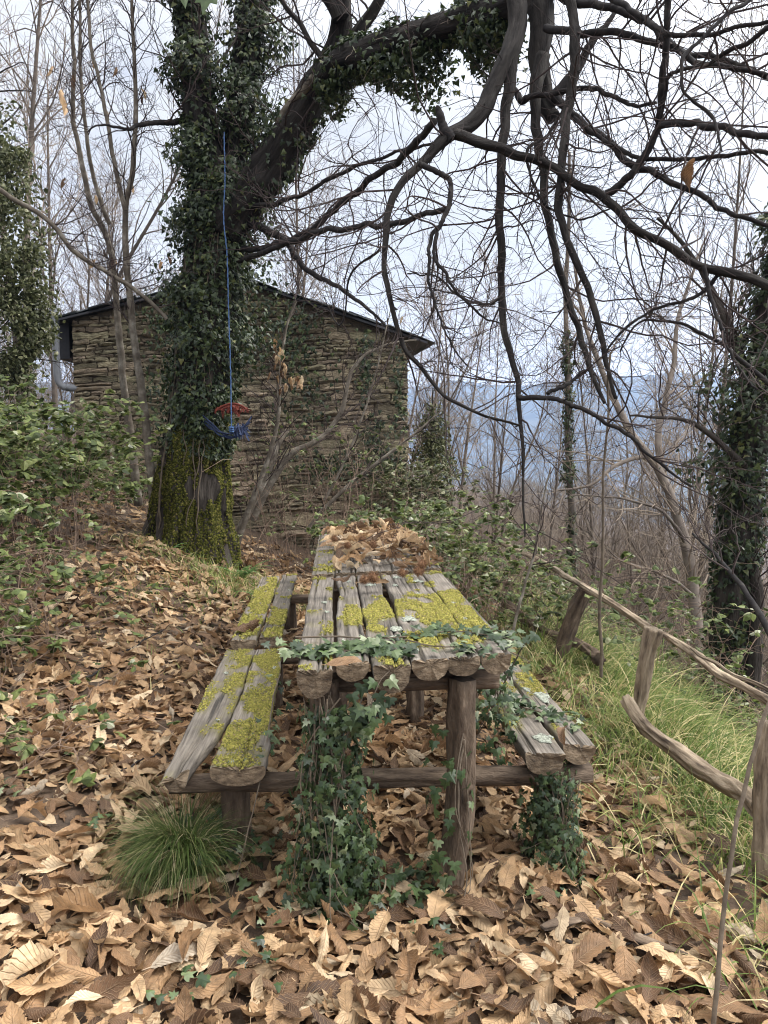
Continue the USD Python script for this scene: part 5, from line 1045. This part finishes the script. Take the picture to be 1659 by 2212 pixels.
thicket('shrub', 'loose undergrowth on the slope below the fence', 'shrub', (1.9, 3.6, 5.4, 9.5), 240, 2400, 108, h=(.5, 1.5), reach=(.4, 1.2), leaf=(.04, .075))
thicket('bramble', 'tangle of thin stems and few leaves before the hut wall right of the trunk', 'bramble', (-1.6, .1, 8.8, 10.5), 110, 900, 109, h=(.8, 2.6), reach=(.5, 1.9), leaf=(.035, .06), caner=(.0015, .005))
thicket('shrub', 'scrub beside the ivy tree at the right edge', 'shrub', (2.2, 3.6, 4.2, 6.2), 90, 1300, 110, h=(.4, 1.0), reach=(.3, .8))

r_ = np.random.default_rng(119); iv = thing('ivy', 'patches of ivy creeping up the right half of the hut wall', 'ivy', (0, 0, 0)); q = []
for px_, py_, sx, sy, k in ((790, 790, 9, 40, 130), (812, 955, 14, 30, 170), (835, 1000, 22, 18, 150), (640, 720, 35, 45, 220), (660, 850, 30, 50, 160), (860, 850, 8, 60, 90), (560, 700, 40, 60, 260), (345, 690, 22, 34, 170), (330, 880, 22, 60, 150), (720, 1010, 50, 20, 160)):
    for _ in range(k): q.append(P(r_.normal(px_, sx), r_.normal(py_, sy), HY - .09 - .05 * r_.random()))
q = np.array(q); obj('leaf', place_mix(IVY_S, q, frames(np.c_[r_.normal(0, .4, len(q)), -np.ones(len(q)), r_.normal(.3, .3, len(q))], np.c_[r_.normal(0, .5, (len(q), 2)), -np.ones(len(q))]), r_.uniform(.04, .075, len(q)), r_), M['ivy'], iv, kind='stuff')
rng = np.random.default_rng(121)
def patch_grass(n, fx, seed, hgt, w=.0032, lean=.55, az=None, azs=.6):
    r = np.random.default_rng(seed); x, y = fx(r, n); return grass(len(x), np.stack([x, y, H(x, y) - .01], -1), r.uniform(*hgt, len(x)), r, w, lean, az=az, azs=azs)
def bank(r, n):
    y = r.uniform(2.0, 7.0, n); off = r.normal(.16, .34, n) + .1; x = fence_x(y) + off; nz = meshkit.fbm(np.c_[x * 3, y * 3, 0 * x], 3, 4); k = nz + r.random(n) * .3 > .55; return x[k], y[k]
def spot(cx, cy, sx, sy):
    def f(r, n): return r.normal(cx, sx, n), r.normal(cy, sy, n)
    return f
obj('bank_grass', join(patch_grass(13000, bank, 1, (.14, .40), lean=.8), patch_grass(5000, lambda r, n: (lambda y: (fence_x(y) + r.uniform(.1, 1.3, n), y))(r.uniform(2.6, 7.5, n)), 2, (.25, .6), lean=1.0, az=-.3, azs=.8), patch_grass(5000, lambda r, n: (lambda y: (fence_x(y) + r.uniform(.5, 3.2, n), y))(r.uniform(5.0, 11, n)), 8, (.3, .8), .0045, lean=.8)), M['grass'], label='long green and straw coloured grass along the fence and down the bank', cat='grass', kind='stuff')
obj('path_grass', join(patch_grass(1400, spot(-1.35, 7.3, .35, .35), 3, (.08, .28)), patch_grass(500, spot(-1.9, 6.3, .4, .3), 4, (.06, .16)), patch_grass(500, spot(-2.2, 7.6, .3, .2), 5, (.08, .2)), patch_grass(250, spot(-1.8, 5.0, .4, .3), 6, (.05, .14))), M['grass'], label='short grass growing through the leaves along the path near the chestnut foot', cat='grass', kind='stuff')
r_ = np.random.default_rng(6); n = 2300; a = r_.uniform(0, 2 * np.pi, n); d = .075 * r_.random(n) ** .5; tx, ty = -.715, 2.60
tz = .02 + .11 * (1 - (d / .09) ** 2)
pos = np.stack([tx + d * np.cos(a), ty + d * np.sin(a), tz], -1); th = thing('grass_tuft', 'thick tuft of fine sedge bending over beneath the left bench', 'grass', (0, 0, 0))
obj('blade', grass(n, pos, r_.uniform(.18, .40, n) * r_.choice([.5, .8, 1, 1], n), r_, .0015, .95, 7, np.where(r_.random(n) < .6, -2.0, a), .5), M['sedge'], th, kind='stuff')
obj('mound', (lambda m: (np.array(m.vertices) * [.08, .08, .11] + [tx, ty, .02], np.array(m.faces)))(trimesh.creation.icosphere(2)), M['soil'], th, smooth=True)
def fern(name, label, at, n, L, seed, bias=None):
    r = np.random.default_rng(seed); t = thing(name, label, 'fern', at); out = []
    for q in range(n):
        az = r.uniform(0, 2 * np.pi) if bias is None else bias + r.normal(0, .7); l = L * r.uniform(.7, 1.1); s = np.linspace(0, 1, 16); th_ = .5 + r.uniform(.9, 1.5) * s
        hx = np.cumsum(np.sin(th_)) * l / 15; hz = np.cumsum(np.cos(th_)) * l / 15; c = np.stack([hx * math.cos(az), hx * math.sin(az), hz], -1); side = np.array([-math.sin(az), math.cos(az), 0])
        vs, fs = [], []
        for k in range(2, 16):
            w = l * .2 * math.sin(math.pi * min(1, (k + 1) / 15)) ** .6 * (1.05 - k / 16)
            for sg in (-1, 1):
                b = c[k]; d = unit(side * sg + (c[min(k, 15)] - c[k - 1]) / (l / 15) * .35 - np.array([0, 0, .25])); f_ = unit(c[k] - c[k - 1]) * l * .022; m_ = len(vs)
                vs += [b - f_, b + d * w * .6 - f_ * .8 , b + d * w, b + d * w * .5 + f_ , b + f_ * .6]; fs += [[m_, m_ + 1, m_ + 3], [m_, m_ + 3, m_ + 4], [m_ + 1, m_ + 2, m_ + 3]]
        obj('frond', join((np.array(vs), np.array(fs)), tubes(c, np.full(16, .0018), 3)), M['fern'], t)
    return t
def gat(px, py, Y): p = P(px, py, Y); return (p[0], p[1], float(H(p[0], p[1])))
fern('fern', 'fern spreading right of the mossy trunk foot', gat(520, 1180, 7.6), 9, .42, 1, -.6)
fern('fern', 'small fern lower down between the trunk foot and the left bench', gat(560, 1215, 7.0), 7, .32, 2, -.9)
fern('fern', 'tiny fern leaning on the front of the mossy trunk', gat(365, 1160, 7.7), 4, .24, 3, -1.8)

# ivy on the table
def vine(label, leaves, stems, seed, mat='ivy_fresh', protos=IVY, stemr=(.0016, .003)):
    """leaves: (points, normals, tips, sizes) in the table's frame; stems: list of point lists."""
    r = np.random.default_rng(seed); t = thing('ivy', label, 'ivy', TLOC, TRZ); p, nr, tp_, sz = leaves
    obj('leaf', place_mix(protos, p, frames(nr, tp_), sz, r), M[mat], t, kind='stuff')
    for s in stems:
        c = spline(np.array(s), 26) + np.cumsum(r.normal(0, .002, (26, 3)), 0); obj('stem', tubes(c, np.linspace(*r.uniform(*stemr, 1).repeat(2) * [1.3, .7], 26), 5), M['ivy_stem'], t)
    return t
def flat_leaves(pts, r, n, spread, z0, lift=.03, size=(.03, .055)):
    c = spline(np.array(pts, float), 60); p = c[r.integers(0, 60, n)] + np.c_[r.normal(0, spread, (n, 2)), np.zeros(n)]; p[:, 2] = z0 + .008 + lift * r.random(n) ** 1.5
    return p, np.c_[r.normal(0, .38, (n, 2)) + [0, -.25], np.ones(n)], np.c_[r.normal(0, 1, (n, 2)) + [0, -.5], r.normal(-.15, .2, n)], r.uniform(*size, n)
def cat(*ls): return tuple(np.concatenate([l[i] for l in ls]) for i in range(4))
r = np.random.default_rng(131)
L1_ = flat_leaves([(-.42, .16, 0), (-.3, .14, 0), (-.16, .16, 0), (-.05, .14, 0), (.0, .06, 0)], r, 120, .04, TZ - .005); L2_ = flat_leaves([(.06, .32, 0), (.16, .36, 0), (.26, .33, 0), (.36, .28, 0), (.40, .18, 0)], r, 95, .035, TZ + .005, size=(.025, .045)); L3_ = flat_leaves([(.16, .10, 0), (.25, .09, 0), (.34, .12, 0)], r, 34, .025, TZ + .005, size=(.025, .04)); L3b = flat_leaves([(-.1, .26, 0), (.0, .24, 0)], r, 14, .04, TZ, size=(.025, .04))
n = 26; L4_ = (np.c_[r.normal(-.13, .045, n), r.normal(-.055, .012, n), TZ - .03 - .17 * r.random(n)], np.c_[r.normal(0, .4, n), -np.ones(n), r.normal(.4, .3, n)], np.c_[r.normal(0, .4, n), np.zeros(n), -np.ones(n)], r.uniform(.035, .055, n))
vine('ivy trailing across the near end of the table top', cat(L1_, L2_, L3_, L3b, L4_), [[(-.44, .2, .84), (-.3, .16, .855), (-.1, .15, .857), (.0, .05, .86), (-.1, -.05, .8), (-.13, -.06, .68)], [(-.38, .33, .862), (-.2, .33, .862), (0, .31, .865), (.2, .36, .868), (.4, .2, .872)], [(.0, .26, .864), (.15, .14, .868), (.3, .12, .87), (.41, .02, .85)]], 1)
def round_post(u, v, z0, z1, n, rad, r, size=(.028, .05), front=1.0, flare_=0.0):
    a = r.normal(-np.pi / 2, 1.15 / front, n); z = r.uniform(z0, z1, n); w = (rad + .05 * r.random(n) ** 1.6) * (1 + flare_ * (1 - (z - z0) / (z1 - z0)) * r.random(n)); o = np.c_[np.cos(a), np.sin(a), 0 * a]
    p = np.c_[u + w * np.cos(a), v + w * np.sin(a), z]; return p, o + r.normal(0, .4, o.shape) + [0, 0, .3], np.c_[r.normal(0, .4, (n, 2)), -np.ones(n)], r.uniform(*size, n)
def down(u, v, r, k, z1, z0, sp=.06): return [[(u + r.normal(0, sp), v - .07 + r.normal(0, .03), z1), (u + r.normal(0, sp), v - .09, (z1 + z0) * .6), (u + r.normal(0, sp * 1.4), v - .10 + r.normal(0, .04), z0 + .1), (u + r.normal(0, sp * 2), v - .16 + r.normal(0, .06), z0)] for _ in range(k)]
lp = round_post(-.245, .08, .0, .70, 1100, .065, r, (.016, .038), flare_=1.1)
lq = round_post(-.24, .10, -.0, .30, 300, .08, r, flare_=1.0, size=(.018, .042))
n = 60; tr = (np.c_[r.uniform(-.12, .15, n), r.uniform(-.05, .2, n), .03 + .06 * r.random(n)], np.c_[r.normal(0, .4, (n, 2)), np.ones(n)], np.c_[r.normal(0, 1, (n, 2)), np.full(n, -.3)], r.uniform(.03, .05, n))
vine('ivy curtain wrapping the left post under the near end of the table', cat(lp, lq, tr), down(-.245, .08, r, 14, .74, .02), 2)
rp_ = round_post(.155, .07, .0, .62, 46, .055, r, (.03, .05)); vine('a few ivy leaves up the bare right post of the table', rp_, down(.165, .08, r, 3, .6, .02, .03), 3)
bp = round_post(.573, .29, -.10, .38, 900, .06, r, (.015, .034), flare_=.8); vine('ivy thick round the short post under the right bench', bp, down(.573, .29, r, 14, .36, -.08, .05), 4, stemr=(.001, .002))
L5_ = flat_leaves([(.47, .75, 0), (.54, .66, 0), (.62, .58, 0), (.68, .5, 0), (.70, .38, 0)], r, 70, .035, BZ + .005, size=(.025, .045)); n = 190
L6_ = (np.c_[r.normal(.41, .05, n), r.uniform(.25, 1.0, n), r.uniform(.35, .78, n)], np.c_[r.normal(0, .8, n), r.normal(-.6, .5, n), r.normal(.5, .5, n)], np.c_[r.normal(0, .5, (n, 2)), -np.ones(n)], r.uniform(.022, .042, n))
vine('ivy over the right bench and up to the right edge of the table top', cat(L5_, L6_), [[(.42, .5, .8), (.42, .6, .6), (.5, .65, .47), (.62, .55, .47), (.7, .4, .46)]] + [[(.40 + r.normal(0, .04), .3 + .6 * r.random(), .82), (.42, .5, .6), (.43 + r.normal(0, .05), .6, .35)] for _ in range(6)], 5)
n = 90; L7_ = (np.c_[r.normal(-.63, .10, n), r.normal(.30, .10, n), .03 + .16 * r.random(n)], np.c_[r.normal(0, .5, n), r.normal(-.5, .4, n), np.ones(n)], np.c_[r.normal(0, .8, (n, 2)), np.full(n, -.5)], r.uniform(.03, .05, n)); n = 30
L8_ = (np.c_[r.normal(-.50, .03, n), r.uniform(.2, 1.2, n), BZ - .06 * r.random(n) + .02], np.c_[r.normal(.5, .4, n), r.normal(-.3, .4, n), np.ones(n)], np.c_[r.normal(0, .7, (n, 2)), np.full(n, -.5)], r.uniform(.025, .045, n))
vine('ivy creeping over the ground at the front of the left bench beside the sedge tuft', cat(L7_, L8_), [[(-.5, 1.2, .46), (-.5, .8, .47), (-.49, .4, .46), (-.5, .15, .4), (-.55, .1, .2), (-.6, .1, .03)]], 6)
n = 46; gv = []
for cx, cy, k in ((-.55, 1.98, 9), (-.36, 2.1, 8), (.15, 2.22, 8), (-1.1, 2.9, 8), (-1.6, 3.1, 8), (.55, 2.5, 8), (-.4, 2.32, 10)):
    q = np.c_[r.normal(cx, .05, k), r.normal(cy, .05, k), np.zeros(k)]; q[:, 2] = H(q[:, 0], q[:, 1]) + .05 + .03 * r.random(k); gv.append((q, np.c_[r.normal(0, .4, (k, 2)), np.ones(k)], np.c_[r.normal(0, 1, (k, 2)), np.full(k, -.2)], r.uniform(.022, .042, k)))
g = cat(*gv); t = thing('ivy', 'small ivy sprigs poking up through the fallen leaves in the foreground', 'ivy', (0, 0, 0)); obj('leaf', place_mix(IVY, g[0], frames(g[1], g[2]), g[3], r), M['ivy_fresh'], t, kind='stuff')

# ------------------------------------------------------------------ fallen leaves
rng = np.random.default_rng(151)
n = 60000; x = rng.uniform(-4.6, 2.4, n); y = 1.1 + 9.2 * rng.random(n) ** 1.25
wgt = 1 - .9 * smooth01(-.32, .12, x - fence_x(y) + .1 * np.sin(y * 5)); wgt *= 1 - .5 * smooth01(-1.9, -2.9, x) * smooth01(3.2, 4.6, y) ; wgt *= 1 - .6 * smooth01(8.6, 10, y)
wgt *= .55 + .9 * meshkit.fbm(np.c_[x * 1.7, y * 1.7, 0 * x], 2, 12); wgt[(np.hypot(x - TC[8, 0], y - TC[8, 1]) < .45)] = 0; wgt[y > HY - .2] = 0
wgt *= np.interp(y, [1, 3.5, 6, 10], [1, 1, .8, .6]); keep = rng.random(n) < wgt * 0.64; x, y = x[keep], y[keep]; n = len(x)
size = rng.uniform(.09, .185, n) * np.interp(y, [1.5, 3.2, 4.5], [1.10, 1.03, .97]) * np.where(rng.random(n) < .32, rng.uniform(.35, .75, n), 1.0); nr = gnormal(x, y); tilt = np.where(rng.random(n) < .16, .6, .21)[:, None]
nrm = unit(nr + rng.normal(0, 1, (n, 3)) * tilt * [1, 1, .3]); flip = rng.random(n) < .42; nrm[flip] *= -1; tip = np.c_[rng.normal(0, 1, (n, 2)), np.zeros(n)]; FR = frames(nrm, tip); layer = rng.random(n)
pos = np.stack([x, y, H(x, y) + .006 + .05 * layer ** 1.6 + size * .16 * np.sqrt(1 - np.clip(np.abs(nrm[:, 2]), 0, 1) ** 2)], -1); kid = rng.choice(len(DRY), n, p=np.r_[np.full(8, .55 / 8), np.full(12, .35 / 12), np.full(6, .10 / 6)])
px, py, pz = pix(pos); vis = (px > -30) & (px < W + 30) & (py < Hh + 40); rank = np.where(vis, size / pz * (.7 + .6 * layer), 0); best = np.argsort(-rank)[:298]; rest = np.ones(n, bool); rest[best] = False
for i in best:
    v, f, uv = DRY[kid[i]]; obj('leaf', ((v * size[i]) @ FR[i].T + pos[i], f), M['dead_leaf'], ground, smooth=True, uv=uv)
def instancer(path, pos, FR, size, kid, protos, mat, pname):
    from scipy.spatial.transform import Rotation
    pi = UsdGeom.PointInstancer.Define(stage, path); q = Rotation.from_matrix(FR).as_quat()
    pi.CreatePositionsAttr(Vt.Vec3fArray.FromNumpy(pos.astype(np.float32))); pi.CreateProtoIndicesAttr(Vt.IntArray.FromNumpy(kid.astype(np.int32))); pi.CreateScalesAttr(Vt.Vec3fArray.FromNumpy(np.repeat(size[:, None], 3, 1).astype(np.float32)))
    pi.CreateOrientationsAttr(Vt.QuathArray([Gf.Quath(float(w), float(a), float(b), float(c)) for a, b, c, w in q]))
    for k, (v, f, uv) in enumerate(protos):
        m = usdkit.mesh(stage, numbered(path, pname), (v, f), mat, True, uv); pi.CreatePrototypesRel().AddTarget(m.GetPath())
    return pi
tag(instancer('/World/ground/leaf_litter', pos[rest], FR[rest], size[rest], kid[rest], DRY, M['dead_leaf'], 'litter_leaf'), kind='stuff')

# leaves and burs on the table
heap = thing('leaf_heap', 'heap of dry chestnut leaves on the far half of the table top', 'leaf heap', TLOC, TRZ)
n = 330; u = rng.uniform(-.30, .37, n); v = 1.86 + 1.9 * rng.random(n) ** .85; hp = np.clip(.06 * smooth01(1.8, 2.3, v) * (1 - smooth01(.1, .36, np.abs(u - .05)) * .8), .01, .2); k_ = (u > -.24) | (rng.random(n) < .2)
for i in np.flatnonzero(k_):
    fr = frames(np.array([rng.normal(0, .32), rng.normal(0, .32) - .1, 1.0]), rng.normal(size=3)); vv, f, uv = DRY[rng.integers(0, 26)]; obj('leaf', ((vv * rng.uniform(.10, .16)) @ fr.T + [u[i], v[i], TZ + .035 + hp[i] * rng.random() ** .9], f), M['dead_leaf'], heap, smooth=True, uv=uv)
def lone(name, label, px, py, z, size, k, seed, up=(0, -.4, 1), tipv=(1, .2, 0)):
    d = FW + (px - W / 2) / FOC * np.array([1., 0, 0]) - (py - Hh / 2) / FOC * UP; p = EYE + d * ((z - EYE[2]) / d[2]); v, f, uv = DRY[k]; fr = frames(np.array(up, float), np.array(tipv, float)); o = obj(name, ((v * size) @ fr.T + p, f), M['dead_leaf'], smooth=True, uv=uv, label=label, cat='leaf')
lone('fallen_leaf', 'large curled leaf lying across the far section of the left bench', 533, 1352, .53, .20, 21, 1, (.1, -.7, .7), (1, .3, .1)); lone('fallen_leaf', 'folded leaf at the ivy on the near end of the right bench', 1222, 1588, .49, .11, 12, 2, (-.5, -.5, .7), (.4, 1, .3)); lone('fallen_leaf', 'pale leaf bridging the gap at the middle joint of the table', 808, 1258, .90, .15, 3, 3, (0, -.6, .8), (1, 0, 0)); lone('fallen_leaf', 'reddish leaf tucked under the ivy at the near edge of the table', 745, 1432, .87, .12, 5, 4, (0, -.5, .8), (1, .3, 0)); lone('fallen_leaf', 'leaf sliding off the heap at the middle joint, left of the pale one', 738, 1248, .90, .11, 10, 5)
def bur_mesh(seed):
    r = np.random.default_rng(seed); core = trimesh.creation.icosphere(2, .019); d = unit(r.normal(size=(230, 3))); a = unit(np.cross(d, r.normal(size=(230, 3)))); b = np.cross(d, a); t = unit(d + r.normal(0, .28, d.shape)); L = r.uniform(.013, .022, (230, 1))
    V = np.stack([d * .018 + a * .0011, d * .018 - a * .0006 + b * .001, d * .018 - a * .0006 - b * .001, d * .018 + t * L], 1).reshape(-1, 3); F = (np.array([[0, 1, 3], [1, 2, 3], [2, 0, 3]])[None] + (np.arange(230) * 4)[:, None, None]).reshape(-1, 3)
    return join((np.array(core.vertices), np.array(core.faces)), (V, F))
bl = ['second from the left at the front edge of the leaf heap', 'leftmost at the front edge of the leaf heap', 'near the front right of the leaf heap, left of the biggest', 'big and standing alone at the right front of the leaf heap', 'just behind the big one at the right of the leaf heap', 'in the middle of three at the back of the leaf heap', 'right of the middle one at the back of the leaf heap', 'low and dark at the back left of the leaf heap', 'furthest left at the back of the leaf heap']
for k, (px_, py_) in enumerate(((806, 1247), (786, 1251), (869, 1237), (905, 1233), (912, 1219), (782, 1165), (806, 1176), (752, 1178), (723, 1164))):
    z = .925 + (.05 if k > 3 else 0); d = FW + (px_ - W / 2) / FOC * np.array([1., 0, 0]) - (py_ - Hh / 2) / FOC * UP; p = EYE + d * ((z - EYE[2]) / d[2]); m_ = bur_mesh(k); obj('chestnut_bur', (m_[0] * (1.12 if k in (3, 0) else .92) + p, m_[1]), M['bur'], label='spiny brown chestnut bur ' + bl[k], cat='chestnut bur', group='chestnut burs on the table')

# bark, sticks, a hanging leaf and a vine tip
def chip(name, label, pts, Y0, Y1, r0, seed):
    C, R = trace(pts, Y0, Y1, r0, r0 * .5, 26); C[:, 2] = H(C[:, 0], C[:, 1]) + .055; R = R * np.sin(np.linspace(.25, np.pi - .15, 26)) ** .6; v, f, g_ = rough_tube(C, R, 18, .22, 9, 9, seed); c = np.repeat(C, 18, 0); v[:26 * 18, 2] = c[:, 2] + (v[:26 * 18, 2] - c[:, 2]) * .55; obj(name, (v, f, g_), M['post'], label=label, cat='bark')
chip('bark_piece', 'dark shard of bark lying on the leaves in front of the right post', [(1165, 2080), (1200, 2040), (1260, 2005), (1310, 1985)][::-1] and [(1170, 2075), (1215, 2040), (1270, 2010)], 2.3, 2.42, .024, 1); chip('bark_piece', 'longer splintered piece of dark bark right of the first shard', [(1280, 2010), (1350, 2035), (1420, 2055), (1485, 2080)], 2.42, 2.28, .028, 2)
def stick(label, pts, Y0, Y1, r0, seed):
    r = np.random.default_rng(seed); C, R = trace(pts, Y0, Y1, r0, r0 * .5, 24, .004, r); obj('stick', tubes(C, R, 7), M['pale_branch'], smooth=True, label=label, cat='stick')
def ground_stick(label, a, b, r0, seed):
    r = np.random.default_rng(seed); s = np.linspace(0, 1, 24)[:, None]; C = np.c_[np.array(a) * (1 - s) + np.array(b) * s, np.zeros(24)] + np.c_[np.cumsum(r.normal(0, .008, (24, 2)), 0), np.zeros(24)]; C[:, 2] = H(C[:, 0], C[:, 1]) + .055 + .02 * np.sin(s[:, 0] * 4 + seed); obj('stick', tubes(C, np.linspace(r0, r0 * .5, 24), 7), M['branch'], smooth=True, label=label, cat='stick')
ground_stick('thin dark stick on the leaves at the lower right', (.55, 2.28), (.88, 2.36), .006, 3); ground_stick('fallen twig on the path left of the bench', (-1.75, 4.4), (-1.5, 5.3), .007, 4); ground_stick('grey stick among the leaves by the near left bench end', (-1.3, 3.2), (-1.0, 3.6), .006, 5)
hv = thing('hanging_leaf', 'single brown leaf dangling from a twig against the sky at the upper right', 'leaf', (0, 0, 0)); tipp = P(1483, 352, 3.6)
obj('stalk', tubes(*trace([(1452, 288), (1470, 320), (1483, 352)], 4.1, 3.6, .004, .002, 10), 5), M['twig'], hv); hang_leaf(hv, tipp, np.random.default_rng(2), .185, 22, 'leaf')
hv = thing('hanging_leaf', 'curled tan leaf hanging among the saplings at the upper left', 'leaf', (0, 0, 0)); hang_leaf(hv, P(128, 190, 5.2), np.random.default_rng(5), .19, 24, 'leaf'); obj('stalk', tubes(*trace([(150, 120), (135, 160), (128, 192)], 5.2, 5.2, .003, .0015, 8), 4), M['twig'], hv)
vt = thing('vine_tip', 'green leaves of a hanging vine close to the camera at the very top', 'vine', (0, 0, 0)); obj('stem', tubes(*trace([(350, -90), (400, -40), (440, -10), (470, 5)], 2.4, 2.4, .003, .002, 12), 5), M['cane'], vt)
for q, (x_, y_, s_, tz_) in enumerate(((450, -22, .085, -.9), (392, -45, .10, -1.0))):
    v, f = ivy_leaf(1.1, .2, .85); fr = frames(np.array([.15 * q - .1, -1, .35]), np.array([.3 * (q - .5), -.1, tz_])); obj('leaf', ((v * s_) @ fr.T + P(x_, y_, 2.4), f), M['ivy_fresh'], vt)


# ------------------------------------------------------------------ the air
lo, hi = float(GZ.min()) - 1 - 170, 420.0; e = 7500.0
hb = trimesh.creation.box([2 * e, 2 * e, hi - lo]); hb.apply_translation([0, 0, (hi + lo) / 2])
haze = usdkit.material(stage, '/World/Looks/haze', {'v': ('principled_volume', {'color': (0.45, 0.64, 0.98), 'density': 0.000125, 'anisotropy': 0.2})}, volume='v.volume')
obj('haze', hb, haze, kind='stuff')
